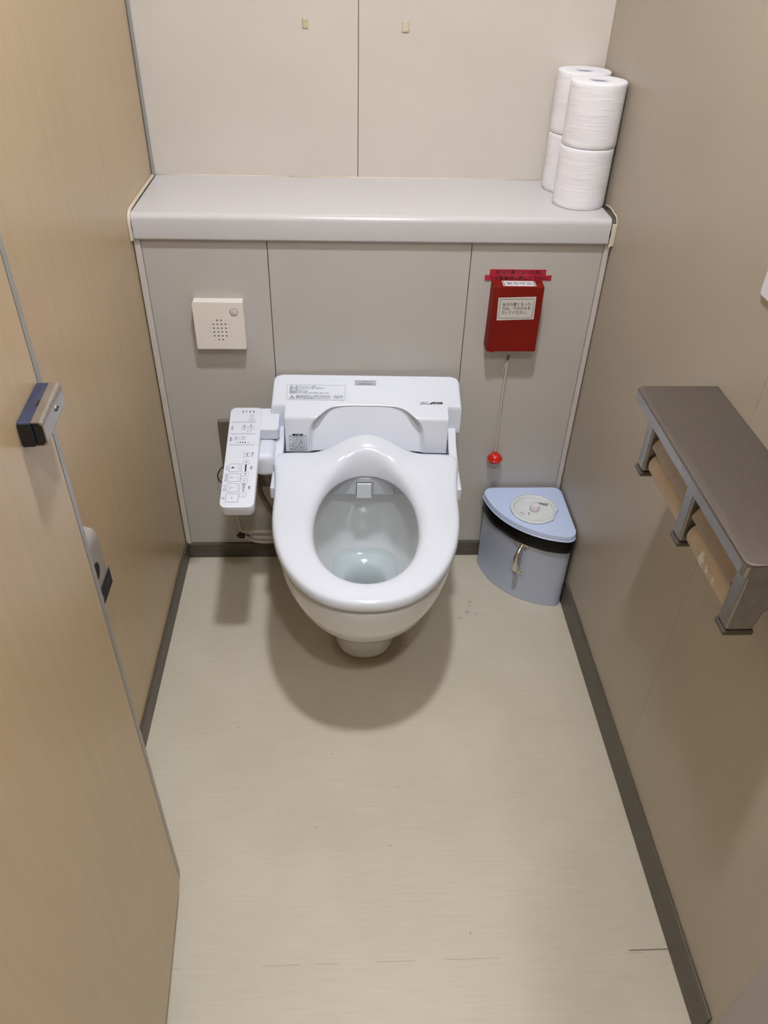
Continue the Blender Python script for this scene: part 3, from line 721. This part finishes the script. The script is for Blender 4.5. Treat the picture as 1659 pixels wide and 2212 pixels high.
p = Print(); p.rect(0.000, 0.001, 0.025, 0.0022); p.rect(0.004, -0.003, 0.021, -0.002); p.dot(-0.022, -0.004, 0.006); p.lay('sticker_print', F, 'ink_soft', st, 0.0006)

# ================================================================== TOILET
TR = math.radians(-1.4)
T = empty('toilet', (0.4705, 0, 0), TR, 'white electronic bidet toilet with seat down and side control arm', 'toilet')
NA = 120
def sect(z, f, b, wd, e_f=2.15, e_b=4.0, widest=None):
    """horizontal section: front at y=f, back at y=b, half width wd at y=widest"""
    yw = widest if widest is not None else f+(b-f)*0.52
    out = []
    for i in range(NA):
        a = 2*PI*i/NA; c, s = math.cos(a), math.sin(a)
        e = e_b if s > 0 else e_f; ly = (b-yw) if s > 0 else (yw-f)
        x = wd*math.copysign(abs(c)**(2/e), c); y = yw+ly*math.copysign(abs(s)**(2/e), s)
        out.append((x, y, z))
    return out
# --- bowl: outside, rim, inside well and sump in one continuous surface
rs = [sect(0.0, -0.366, -0.10, 0.072, 2.3, 3, -0.27), sect(0.012, -0.369, -0.095, 0.0735, 2.3, 3, -0.27), sect(0.06, -0.373, -0.08, 0.075, 2.3, 3, -0.27),
      sect(0.10, -0.383, -0.06, 0.079, 2.25, 3, -0.27), sect(0.13, -0.402, -0.05, 0.087, 2.2, 3, -0.27), sect(0.16, -0.435, -0.045, 0.101, 2.15, 3, -0.28),
      sect(0.19, -0.478, -0.04, 0.119, 2.1, 3, -0.29), sect(0.22, -0.517, -0.035, 0.137, 2.1, 3, -0.29), sect(0.25, -0.543, -0.03, 0.153, 2.1, 3.5, -0.295),
      sect(0.28, -0.566, -0.03, 0.166, 2.1, 3.5, -0.30), sect(0.31, -0.582, -0.03, 0.176, 2.12, 4, -0.30), sect(0.34, -0.591, -0.03, 0.182, 2.15, 4, -0.30),
      sect(0.368, -0.595, -0.03, 0.185, 2.15, 4, -0.30), sect(0.376, -0.594, -0.031, 0.1845, 2.15, 4, -0.30), sect(0.380, -0.590, -0.034, 0.181, 2.15, 4, -0.30),
      sect(0.381, -0.575, -0.05, 0.165, 2.15, 4, -0.30), sect(0.379, -0.556, -0.135, 0.140, 2.1, 2.6, -0.32), sect(0.372, -0.552, -0.138, 0.136, 2.1, 2.6, -0.32),
      sect(0.335, -0.543, -0.140, 0.133, 2.1, 2.6, -0.325), sect(0.30, -0.525, -0.142, 0.127, 2.1, 2.6, -0.32), sect(0.26, -0.495, -0.145, 0.116, 2.1, 2.7, -0.31),
      sect(0.22, -0.450, -0.149, 0.101, 2.1, 2.9, -0.29), sect(0.185, -0.395, -0.153, 0.086, 2.2, 3.0, -0.26), sect(0.160, -0.345, -0.158, 0.075, 2.3, 3.0, -0.24),
      sect(0.148, -0.318, -0.166, 0.066, 2.3, 3.0, -0.235), sect(0.141, -0.298, -0.184, 0.052, 2.2, 2.3, -0.24), sect(0.134, -0.288, -0.192, 0.046, 2.1, 2.1, -0.24),
      sect(0.08, -0.285, -0.195, 0.044, 2.0, 2.0, -0.24), sect(0.045, -0.275, -0.185, 0.042, 2.0, 2.0, -0.23), sect(0.022, -0.245, -0.165, 0.036, 2.0, 2.0, -0.205)]
bowl = rings('bowl', rs, 'ceramic', T)
tag(bowl, 'glazed ceramic bowl narrowing to a small foot')
wt = pyd('water', [(x*1.004, y, z) for x, y, z in sect(0.163, -0.352, -0.1575, 0.0765, 2.28, 3.0, -0.243)], [tuple(range(NA))], 'water', bowl)
tag(wt, 'still water in the bottom of the bowl')
# --- base plate of the bidet between bowl and seat
for (lo, hi) in (((-0.1900, -0.300, 0.3815), (-0.150, -0.012, 0.3985)), ((0.150, -0.300, 0.3815), (0.1900, -0.012, 0.3985)), ((-0.152, -0.150, 0.3817), (0.152, -0.012, 0.3983))):
    box('base_plate', lo, hi, 'plastic', T, 0.004, 3)

# --- seat ring
YC = -0.372; NS = 200
def ray_out(a, inside, c0=YC):
    c, sn = math.cos(a), math.sin(a); lo, hi = 0.0, 0.5
    for _ in range(40):
        m = (lo+hi)/2
        if inside(m*c, c0+m*sn): lo = m
        else: hi = m
    return lo*c, c0+lo*sn
def in_outer(x, y):
    if y < -0.300: return abs(x/0.1905)**2.25+abs((y+0.300)/0.3045)**2.25 < 1
    wd = 0.1905+0.0065*sstep(-0.300, -0.18, y); d = 0.133+0.022*(0.5+0.5*math.cos(PI*min(1, abs(x)/0.124)))
    return abs(x/wd)**14+abs((y+0.300)/d)**14 < 1
def in_inner(x, y):
    d = 0.169 if y < -0.375 else 0.178
    return abs(x/0.1035)**2.1+abs((y+0.375)/d)**2.1 < 1
_so = {}; _si = {}
def seat_outer(a):
    if a not in _so: _so[a] = ray_out(a, in_outer)
    return _so[a]
def seat_inner(a):
    if a not in _si: _si[a] = ray_out(a, in_inner)
    return _si[a]
def hump(x, y):
    k = sstep(-0.225, -0.150, y)
    rear = 0.022*sstep(-0.33, -0.17, y)
    return rear+0.034*k*(0.5+0.5*math.cos(PI*min(1, abs(x)/0.124)))
def seat_z(x, y): return 0.4225+hump(x, y)
def seat_ring(t, dz=0.0, edge=None):
    out = []
    for i in range(NS):
        a = 2*PI*(i+0.5)/NS; ox, oy = seat_outer(a); ix, iy = seat_inner(a)
        x = ix+(ox-ix)*t; y = iy+(oy-iy)*t
        out.append((x, y, (edge if edge is not None else seat_z(x, y))+dz))
    return out
def seat_mix(t, dz):
    out = []
    for (x, y, z) in seat_ring(t, 0.0):
        rear = sstep(-0.23, -0.19, y)
        k = (1+1.1*rear) if t < 0.3 else (1-0.75*rear)
        out.append((x, y, z+dz*k))
    return out
rs = [seat_ring(0.985, edge=0.3992), seat_ring(0.30, edge=0.3995), seat_ring(0.06, edge=0.3990), seat_ring(0.0, edge=0.3995), seat_ring(0.0, edge=0.4035),
      seat_mix(0.03, -0.0125), seat_mix(0.09, -0.0068), seat_mix(0.17, -0.0028), seat_mix(0.26, -0.0008), seat_mix(0.38, 0), seat_mix(0.5, 0.0002), seat_mix(0.62, 0.0), seat_mix(0.74, -0.0004), seat_mix(0.84, -0.0012), seat_mix(0.91, -0.0026),
      seat_mix(0.955, -0.0046), seat_mix(0.982, -0.0078), seat_mix(0.997, -0.0125)]
def side_ring(t, f):
    out = []
    for i in range(NS):
        a = 2*PI*(i+0.5)/NS; ox, oy = seat_outer(a); ix, iy = seat_inner(a); x = ix+(ox-ix)*t; y = iy+(oy-iy)*t
        zt_ = seat_z(ox, oy)-0.0125*(1-0.75*sstep(-0.23, -0.19, oy)); out.append((x, y, 0.4005+(zt_-0.4005)*f))
    return out
rs += [side_ring(1.0, 0.6), side_ring(1.0, 0.15), side_ring(0.985, 0.0)]
vs = [v for r in rs for v in r]; fs = []
for k in range(len(rs)-1):
    for i in range(NS): fs.append((k*NS+i, k*NS+(i+1) % NS, (k+1)*NS+(i+1) % NS, (k+1)*NS+i))
k = len(rs)-1
for i in range(NS): fs.append((k*NS+i, k*NS+(i+1) % NS, (i+1) % NS, i))
seat = pyd('seat', vs, fs, 'plastic', T, True); tag(seat, 'glossy white open seat ring with raised rear')
# hinge arms at the rear corners
for s in (-1, 1):
    pts = [(-0.205, 0.412), (-0.205, 0.4340), (-0.17, 0.4420), (-0.14, 0.4500), (-0.118, 0.4640), (-0.110, 0.4680), (-0.102, 0.4680), (-0.097, 0.4630), (-0.096, 0.425), (-0.11, 0.412)]
    h = prism('hinge_arm', pts, 0, s*0.1800, s*0.1985, 'plastic', seat, 0.0035, 3)

# --- bidet body: sloped top, stepped wings, scooped front
BA, BB, BC = (-0.012, 0.5465), (-0.136, 0.5120), (-0.146, 0.4300)
HWB = 0.1765
def prof_pt(t):
    """outer profile of the centre block, 0..1 from the back top edge to the foot, with a rounded shoulder"""
    L1 = math.hypot(BB[0]-BA[0], BB[1]-BA[1]); L2 = math.hypot(BC[0]-BB[0], BC[1]-BB[1]); s = t*(L1+L2)
    def raw(s):
        s = max(0, min(L1+L2, s))
        if s < L1: k = s/L1; return BA[0]+(BB[0]-BA[0])*k, BA[1]+(BB[1]-BA[1])*k
        k = (s-L1)/L2; return BB[0]+(BC[0]-BB[0])*k, BB[1]+(BC[1]-BB[1])*k
    r = 0.007
    if abs(s-L1) < r*2:
        acc = [0, 0]
        for q in range(9):
            p_ = raw(s+(q-4)/4*r); acc[0] += p_[0]/9; acc[1] += p_[1]/9
        return acc
    return raw(s)
def scoop_mask(x, z, y):
    # arch as seen from the front: flat crown at z 0.516, straight legs at |x| 0.119
    e = 4.0; u = abs(x)/0.1235; v = max(0, (z-0.425))/(0.5230-0.425)
    d = (u**e+v**e)**(1/e)
    return 1-sstep(0.945, 1.035, d)
NX, NP = 120, 84
YW, XW, ZW = -0.1030, 0.2075, 0.457           # front edge, half width and underside of the side wings
def wing_row(j):
    y, z = prof_pt(j/NP)
    if y >= YW: return y, z
    zt_ = BA[1]+(YW-BA[0])*(BB[1]-BA[1])/(BB[0]-BA[0])
    f = min(1.0, (YW-y)/0.035); return YW-0.0008*sstep(0, 0.2, f), zt_+(ZW-zt_)*f
def xmax(y):
    d = max(0.0, y-(BA[0]-0.016)); return XW-0.016+math.sqrt(max(0.0, 0.016**2-d*d))
rows = []
for j in range(-2, NP+1):
    jj = max(j, 0); y, z = prof_pt(jj/NP); wy, wz = wing_row(jj); row = []
    dz = -0.10 if j == -2 else (-0.0022 if j == -1 else 0.0)     # rounded back edge and rear face
    by = 0.0016 if j < 0 else 0.0
    xm = xmax(wy)
    left = [(-xm, wy+by, ZW), (-xm, wy+by, wz-0.0045+dz), (-xm+0.0006, wy+by, wz-0.0022+dz), (-xm+0.0022, wy+by, wz-0.0006+dz), (-xm+0.0045, wy+by, wz+dz)]
    left += [(-xm+0.0045+(xm-0.0045-0.1768)*k/3, wy+by, wz+dz) for k in (1, 2, 3)]
    left = [(a, b, max(c, ZW)) for a, b, c in left]
    mid = []
    for i in range(NX+1):
        x = -HWB+2*HWB*i/NX; m = scoop_mask(x, z, y) if j >= 0 else 0.0
        yb_ = -0.0965-0.42*max(0.0, (0.523-z))-0.006*(abs(x)/0.12)**2*sstep(0.523, 0.47, z)
        mid.append((x, y+(max(y, yb_)-y)*m+by, max(z+dz, 0.43)))
    rows.append(left+mid+[(-a, b, c) for a, b, c in reversed(left)])
nc = len(rows[0]); vs = [v for r in rows for v in r]; fs = []
for j in range(len(rows)-1):
    for i in range(nc-1):
        a = j*nc+i; fs.append((a, a+1, a+nc+1, a+nc))
blk = pyd('bidet_body', vs, fs, 'plastic', T, True); sharp(blk, 42)
tag(blk, 'sloped white rear unit with a scooped front')
# rear upright face of the unit and shaded foot between wing and hinge
box('rear_case', (-0.200, -0.082, 0.3985), (0.200, -0.0115, 0.458), 'plastic', T, 0.004, 2)
box('rear_shell', (-0.1755, -0.030, 0.44), (0.1755, -0.0115, 0.540), 'plastic', T, 0.002, 2)
for s in (-1, 1):
    lathe('hinge_pin', [(0.0001, s*0.1735), (0.0085, s*0.1735), (0.0085, s*0.1802), (0.0001, s*0.1802)], 'plastic_grey', T, 24, (0, -0.112, 0.452), axis=0)

# nozzle housing under the seat
o = box('nozzle_housing', (-0.112, -0.197, 0.3495), (0.104, -0.150, 0.3975), 'plastic_grey', T, 0.004, 3)
box('nozzle_door', (-0.0205, -0.2005, 0.3435), (0.0125, -0.1972, 0.3835), 'plastic', o, 0.0012, 2)
box('door_joint', (-0.0215, -0.1979, 0.3497), (0.0135, -0.1970, 0.3845), 'ink', o)
box('joint_line', (0.0170, -0.1976, 0.3500), (0.0176, -0.1968, 0.385), 'ink_soft', o)
box('joint_line', (0.0620, -0.1976, 0.3500), (0.0626, -0.1968, 0.372), 'ink_soft', o)

# --- stickers on the body
kx = (BB[1]-BA[1])/(BB[0]-BA[0])
upv = (0, 1, kx)
def on_slope(x, y): return (x, y, BA[1]+(y-BA[0])*kx+0.0002)
DX = 0.0045
F = frame(on_slope(-0.1116, -0.0648), (1, 0, 0), upv)
lb = plate('spec_label', rrect(-0.0645, -0.0235, 0.0645, 0.0235, 0.001, 2), F, 0.0002, 'silver_label', T)
p = Print()
rows = [('品　名', 'ウォシュレット本体', 0.037), ('製品品番', 'TCFA531型 #NW1', 0.055), ('色　名', 'ホワイト', 0.014), ('製造年', '2017年', 0.020), ('製造番号', 'S1743 5S746 06110', 0.066)]
for i, (a, b, wd) in enumerate(rows):
    y = 0.0180-i*0.0050
    p.text(a, -0.0495, y, 0.0048, 0.0155, bold=0.006); p.text(b, -0.0385+wd/2, y, 0.0048, wd, bold=0.006)
for x in (-0.0585, -0.0400): p.rect(x, -0.0040, x+0.0005, 0.0205)
tri = [(-0.0585, -0.0195), (-0.0465, -0.0195), (-0.0525, -0.0095)]
def tri_ring(t, wd):
    c = (sum(q[0] for q in t)/3, sum(q[1] for q in t)/3); return [(c[0]+(q[0]-c[0])*wd, c[1]+(q[1]-c[1])*wd) for q in t]
ti = tri_ring(tri, 0.72); p.add(tri+ti, [(0, 1, 4, 3), (1, 2, 5, 4), (2, 0, 3, 5)])
p.rect(-0.0529, -0.0160, -0.0521, -0.0128); p.rect(-0.0529, -0.0177, -0.0521, -0.0169)
for i, t in enumerate(['（電気用品安全法第10条）一般家庭用（洗浄便座を含む）', '電源は交流100V15A以上のコンセントをご使用ください', 'お手入れの際は必ず電源プラグを抜いてください']):
    p.text(t, -0.0055, -0.0108-i*0.0037, 0.0036, 0.076, bold=0.012)
for i, t in enumerate(['こちらから取扱', '説明書をご覧', 'ください']): p.text(t, 0.0490, -0.0100-i*0.0037, 0.0034, 0.0195, bold=0.01)
p.lay('lettering', F, 'ink', lb, 0.0004)
p = Print(); p.outline(-0.0640, -0.0230, 0.0640, 0.0230, 0.001, 0.0005); p.lay('border', F, 'ink_soft', lb, 0.0004)
F = frame(on_slope(-0.0035, -0.0344), (1, 0, 0), upv)
bd_ = plate('brand_badge', rrect(-0.0236, -0.0070, 0.0236, 0.0070, 0.0006, 2), F, 0.0006, 'silver_badge', T)
p = Print(); p.text('WASHLET', 0.0, -0.0030, 0.0052, 0.0310, bold=0.02); p.text('TOTO', 0.0, 0.0034, 0.0034, 0.0115, bold=0.0); p.outline(-0.0234, -0.0068, 0.0234, 0.0068, 0.0005, 0.0004); p.lay('lettering', F, 'ink', bd_, 0.0008)
F = frame(on_slope(0.1413, -0.0918), (1, 0, 0), upv)
l3 = plate('side_label', rrect(-0.0265, -0.0048, 0.0265, 0.0048, 0.0004, 2), F, 0.0002, 'silver_label', T)
p = Print(); p.text('便座前後', -0.0150, 0.0016, 0.0038, 0.0175, bold=0.0); p.rect(-0.0245, -0.0036, -0.0060, -0.0022)
p.poly([(-0.006, -0.0036), (0.002, -0.0036), (0.006, 0.0030), (0.003, 0.0030)]); p.rect(0.0045, -0.0030, 0.0250, 0.0034); p.lay('lettering', F, 'ink', l3, 0.0004)
p = Print(); p.text('着脱ボタン', 0.0150, 0.0002, 0.0036, 0.0150, bold=0.0); p.lay('reversed_lettering', F, 'silver_label', l3, 0.0006)
kz = (BC[1]-BB[1])/(BC[0]-BB[0])
yc_ = -0.1432; F = frame((-0.1495, yc_-0.0004, BB[1]+(yc_-BB[0])*kz), (1, 0, 0), (0, -(BC[0]-BB[0]), -(BC[1]-BB[1])))
l4 = plate('caution_label', rrect(-0.0200, -0.0205, 0.0200, 0.0215, 0.002, 3), F, 0.0002, 'silver_label', T)
p = Print(); p.outline(-0.0190, -0.0195, 0.0190, 0.0170, 0.002, 0.0006); p.poly(rrect(-0.0115, 0.0155, 0.0115, 0.0200, 0.0014, 3))
for i, t in enumerate(['●便器洗浄後は便座を上げ', '　ないでください。', '●便ふたに寄りかからない', '　でください。破損して', '　けがをする恐れが', '　あります。', '●お手入れは柔らかい布', '　を使用し洗剤は', '●使わないでください']):
    p.text(t.replace('　', ''), -0.0002 if i % 2 == 0 else 0.001, 0.0130-i*0.0037, 0.0033, 0.033 if i % 2 == 0 else 0.027, bold=0.015)
p.lay('lettering', F, 'ink', l4, 0.0004)
p = Print(); p.text('⚠ 警告', 0.0, 0.0178, 0.0034, 0.012, bold=0.0); p.lay('reversed_lettering', F, 'silver_label', l4, 0.0006)

# --- control arm (to the user's right hand)
Tm = Matrix.Translation((0.4705, 0, 0)) @ Matrix.Rotation(TR, 4, 'Z')
dv = Vector((0, 0.267, 0.065)).normalized()
RF = Tm.inverted() @ frame((0.206, -0.352, 0.440), (1, 0, 0), dv)      # face frame: x across, y from front to back, z up
def rem_ring(x0, y0, x1, y1, r, z): return [RF @ Vector((p[0], p[1], z)) for p in rrect(x0, y0, x1, y1, r, 8)]
x0, x1, y0, y1 = -0.0345, 0.0335, -0.0015, 0.2780
case = rings('control_panel', [rem_ring(x0+0.004, y0+0.007, x1-0.004, y1-0.002, 0.010, -0.0300), rem_ring(x0+0.0015, y0+0.0025, x1-0.0015, y1-0.0006, 0.012, -0.0280), rem_ring(x0+0.0006, y0+0.001, x1-0.0006, y1-0.0002, 0.0125, -0.022), rem_ring(x0, y0, x1, y1, 0.013, -0.0016),
             rem_ring(x0+0.0005, y0+0.0005, x1-0.0005, y1-0.0005, 0.0125, -0.0004), rem_ring(x0+0.0016, y0+0.0016, x1-0.0016, y1-0.0016, 0.0115, 0.0)], 'plastic_matt', T); sharp(case, 40)
tag(case, 'white side control arm with printed buttons')
I = Print(); S = Print(); O = Print(); q = PI/2
def mm(*a): return [v*0.001 for v in a]
def button(xa, ya, xb, yb, r, wd, P):
    xa, ya, xb, yb, r, wd = mm(xa, ya, xb, yb, r, wd); xa, xb = sorted((xa, xb)); ya, yb = sorted((ya, yb))
    plate('button', rrect(xa, ya, xb, yb, r, 4), RF, 0.0005, 'plastic_matt', case)
    P.v_off = 0; n0 = len(P.v); P.outline(xa, ya, xb, yb, r, wd)
    for i in range(n0, len(P.v)): P.v[i] = (P.v[i][0], P.v[i][1], 0.0005)
def txt(P, t, x, y, size, wd=None, bold=0.010, z=0.0):
    n0 = len(P.v); P.text(t, x*0.001, y*0.001, size*0.001, wd*0.001 if wd else None, q, bold)
    for i in range(n0, len(P.v)): P.v[i] = (P.v[i][0], P.v[i][1], z)
for (ya, yb) in ((33, 11.1), (59.5, 37.6), (85.8, 64.6), (112.3, 90.6)): button(-23.5, ya, 1.8, yb, 2.6, 0.55, I)
for (xa, ya, xb, yb) in ((2.9, 36.8, 16.7, 24.7), (2.8, 73.9, 16.8, 61.5), (3.1, 91.5, 17.2, 79.3), (3.6, 123.5, 17.2, 111.5), (3.4, 144.9, 17.7, 132.5)): button(xa, ya, xb, yb, 2.2, 0.4, S)
for (xa, ya, xb, yb) in ((-21.8, 190.3, -9.9, 180.1), (-7.5, 190.3, 4.6, 180.1), (-7.1, 220.8, 4.7, 210.2), (7.0, 220.8, 19.1, 210.2), (7.4, 244.9, 19.0, 235.2)): button(xa, ya, xb, yb, 2.6, 0.35, S)
txt(I, '止', -28.8, 22.1, 5.5, 6); txt(I, 'おしり', -28.4, 48.4, 6, 15); txt(I, 'やわらか', -27.5, 75.3, 6, 20); txt(I, 'ビデ', -27.6, 101.9, 6, 11)
txt(I, '水勢', 21.1, 48.9, 5, 9); txt(I, '位置', 21.4, 101.7, 5, 9); txt(I, 'パワー脱臭', 21.7, 138.5, 4.6, 13)
for i in range(5):
    y = 40.5+i*4.6; wd = 3.4+i*1.0; n0 = len(I.v); I.rect(*mm(9.9-wd/2*1.05, y-0.8, 9.9+wd/2*1.05, y+0.8))
I.rect(*mm(8.8, 92.3, 11.8, 110.8))
txt(I, '−', 9.8, 30.8, 5, 3.2, z=0.0007); txt(I, '＋', 9.8, 67.7, 5, 3.4, z=0.0007, bold=0.03)
for (cy_, s) in ((85.4, -1), (117.5, 1)):
    n0 = len(I.v); I.poly([(0.0085, (cy_-1.2*s)*0.001), (0.0125, (cy_-1.2*s)*0.001), (0.0105, (cy_+2.2*s)*0.001)][::s])
    for i in range(n0, len(I.v)): I.v[i] = (I.v[i][0], I.v[i][1], 0.0007)
txt(S, '脱臭', 10.5, 138.7, 4, 7, z=0.0007)
for y in (48.5, 75.2, 101.5): txt(S, '・ムーブ', -3.2, y, 3.2, 15, z=0.0007)
# small spray pictograms on the wash buttons
def picto(kind, cy_):
    P = I if kind == 2 else S; n0 = len(P.v)
    if kind == 0:
        for a in (-1, 1): P.poly([(v[0]*0.001, v[1]*0.001) for v in ((-13.5, cy_), (-18.5, cy_+a*4.2), (-19.0, cy_+a*3.4), (-14.2, cy_-a*0.3))][::a])
        for k in range(4): P.rect(*mm(-12.4+k*1.7, cy_-0.35, -11.4+k*1.7, cy_+0.35))
    elif kind == 1:
        for k in range(3):
            for e in (-1, 0, 1): P.dot((-18+k*2.0)*0.001, (cy_+e*2.3)*0.001, 0.0006, 8)
        for k in range(3): P.rect(*mm(-11.5+k*1.7, cy_-0.35, -10.5+k*1.7, cy_+0.35))
    else:
        P.poly([(v[0]*0.001, v[1]*0.001) for v in ((-18.8, cy_-2.6), (-18.0, cy_+2.6), (-14.5, cy_+3.0), (-13.0, cy_+0.6), (-9.5, cy_-3.0), (-12.5, cy_-1.0), (-15.5, cy_+0.2), (-16.8, cy_-2.6))][::-1])
    for i in range(n0, len(P.v)): P.v[i] = (P.v[i][0], P.v[i][1], 0.0007)
picto(0, 48.5); picto(1, 75.2); picto(2, 101.4)
n0 = len(O.v); O.rect(*mm(-12.5, 20.6, -10.2, 23.6))
for i in range(n0, len(O.v)): O.v[i] = (O.v[i][0], O.v[i][1], 0.0007)
for y in (166.1, 198.1, 232.9): S.rect(*mm(-28.6, y-0.45, 23.5, y+0.45))
for k, x in enumerate((-6.7, -1.4, 3.9)): I.rect(*mm(x-1.3, 171.5, x+1.3, 174.8))
txt(I, '低', -13.8, 173.1, 3.2, 3); txt(I, '高', 10.4, 173.1, 3.2, 3); txt(I, '温度調節', -27.0, 182.1, 4.2, 12, 0.012); txt(I, '便器洗浄', -26.9, 215.2, 4.2, 12, 0.012)
txt(I, '温水', -15.8, 185.2, 3.6, 6, 0.02, 0.0007); txt(I, '便座', -1.4, 185.2, 3.6, 6, 0.02, 0.0007)
txt(S, '便器きれい', -1.2, 219.5, 3.4, 14, 0.02, 0.0007); txt(S, 'ノズルきれい', 12.7, 219.5, 3.4, 15, 0.02, 0.0007); txt(S, '入切', 13.2, 240.0, 3.4, 5, 0.02, 0.0007)
for k, x in enumerate((-7.3, 0.1, 8.0, 15.6)):
    txt(I, ['運転', '便座', '節電', '電源'][k], x, 264.8, 3.8, 6.5, 0.012); I.dot(x*0.001, 0.2585, 0.0005, 8)
txt(S, '節電', 10.2, 252.0, 3.2, 5); txt(S, '8h', 15.4, 252.0, 3.2, 4)
for k in range(2): I.rect(*mm(6.4+k*5, 204.5, 7.6+k*5, 206.5))
I.lay('printing', RF, 'ink', case, 0.0002)['kind'] = 'stuff'; S.lay('fine_printing', RF, 'ink_soft', case, 0.0002); O.lay('stop_mark', RF, 'ink_orange', case, 0.0002)
# arm linking the panel to the body, in two lobes
def arm_part(name, x0, x1, y0, y1, z0, z1, b): return box(name, (x0, y0, z0), (x1, y1, z1), 'plastic', T, b, 4)
k0 = rings('arm_shoulder', [[RF @ Vector((p[0], p[1], z)) for p in rrect(0.0225, 0.2120, 0.0720, 0.2780, 0.008, 4)] for z in (-0.03, -0.0035)] + [[RF @ Vector((p[0], p[1], z)) for p in rrect(0.0240, 0.2135, 0.0705, 0.2765, 0.007, 4)] for z in (-0.002,)], 'plastic', T); sharp(k0, 40)
b = arm_part('arm_knuckle', -0.2380, -0.1970, -0.2060, -0.122, 0.402, 0.458, 0.013)
arm_part('arm_rail', -0.2025, -0.1880, -0.258, -0.100, 0.3835, 0.414, 0.004)
arm_part('arm_rail', 0.1880, 0.2025, -0.258, -0.100, 0.3835, 0.414, 0.004)

# ------------------------------------------------------------------ plumbing behind the toilet
fp = empty('flush_plate', (0.1790, 0, 0.3300), 0, 'tall brown-reflecting steel flush plate on the wall behind the control arm', 'flush plate')
box('plate', (-0.0550, -0.0090, -0.0950), (0.0550, -0.0003, 0.0950), 'steel_dark', fp, 0.0015, 2)
box('top_edge', (-0.0535, -0.0093, 0.0925), (0.0535, -0.0004, 0.0962), 'steel', fp, 0.001, 2)
box('push_panel', (-0.040, -0.0115, -0.045), (0.040, -0.0088, 0.060), 'steel_dark', fp, 0.001, 2)
wr = tube('power_wire', [(0.134, -0.012, 0.300), (0.120, -0.014, 0.296), (0.109, -0.014, 0.276), (0.112, -0.014, 0.257), (0.130, -0.012, 0.245)], 0.0014, 'black_wire', None, 8, 8)
tag(wr, 'thin black wire looping out from behind the control arm', 'wire')
h1 = tube('supply_hose', [(0.206, -0.03, 0.345), (0.206, -0.035, 0.290), (0.2115, -0.035, 0.240), (0.2240, -0.035, 0.203), (0.2440, -0.035, 0.165), (0.285, -0.04, 0.130), (0.33, -0.05, 0.115)], 0.0066, 'hose_dark', None, 12, 8)
tag(h1, 'brown supply hose curving down between control arm and bowl', 'hose')
vv = empty('stop_valve', (0.1525, -0.035, 0.1040), 0, 'beige water pipe with black-ended stop valve low behind the toilet', 'valve')
tube('riser_pipe', [(-0.0035, 0.0, 0.130), (-0.003, 0.0, 0.060), (0.0, 0.0, 0.018), (0.008, 0.0, 0.0075), (0.02, 0, 0.0075)], 0.0042, 'hose_grey', vv, 12, 6)
tube('supply_pipe', [(0.006, 0.0, 0.0085), (0.05, 0.0, 0.0085), (0.13, 0.0, 0.0085)], 0.0058, 'hose_grey', vv, 12, 3)
tube('return_hose', [(0.010, -0.004, 0.000), (0.030, -0.008, -0.014), (0.060, -0.009, -0.019), (0.130, -0.006, -0.019)], 0.0042, 'hose_grey', vv, 12, 6)
tube('inner_hose', [(0.028, -0.006, -0.004), (0.060, -0.006, -0.006), (0.130, -0.004, -0.005)], 0.0045, 'hose_grey', vv, 12, 4)
tube('valve_cap', [(-0.006, -0.004, 0.004), (0.0, -0.005, -0.001), (0.009, -0.005, 0.0)], 0.0072, 'rubber', vv, 14, 4)
tube('valve_stem', [(0.009, -0.005, 0.0), (0.022, -0.006, -0.001)], [0.004, 0.0015], 'rubber', vv, 10, 3)
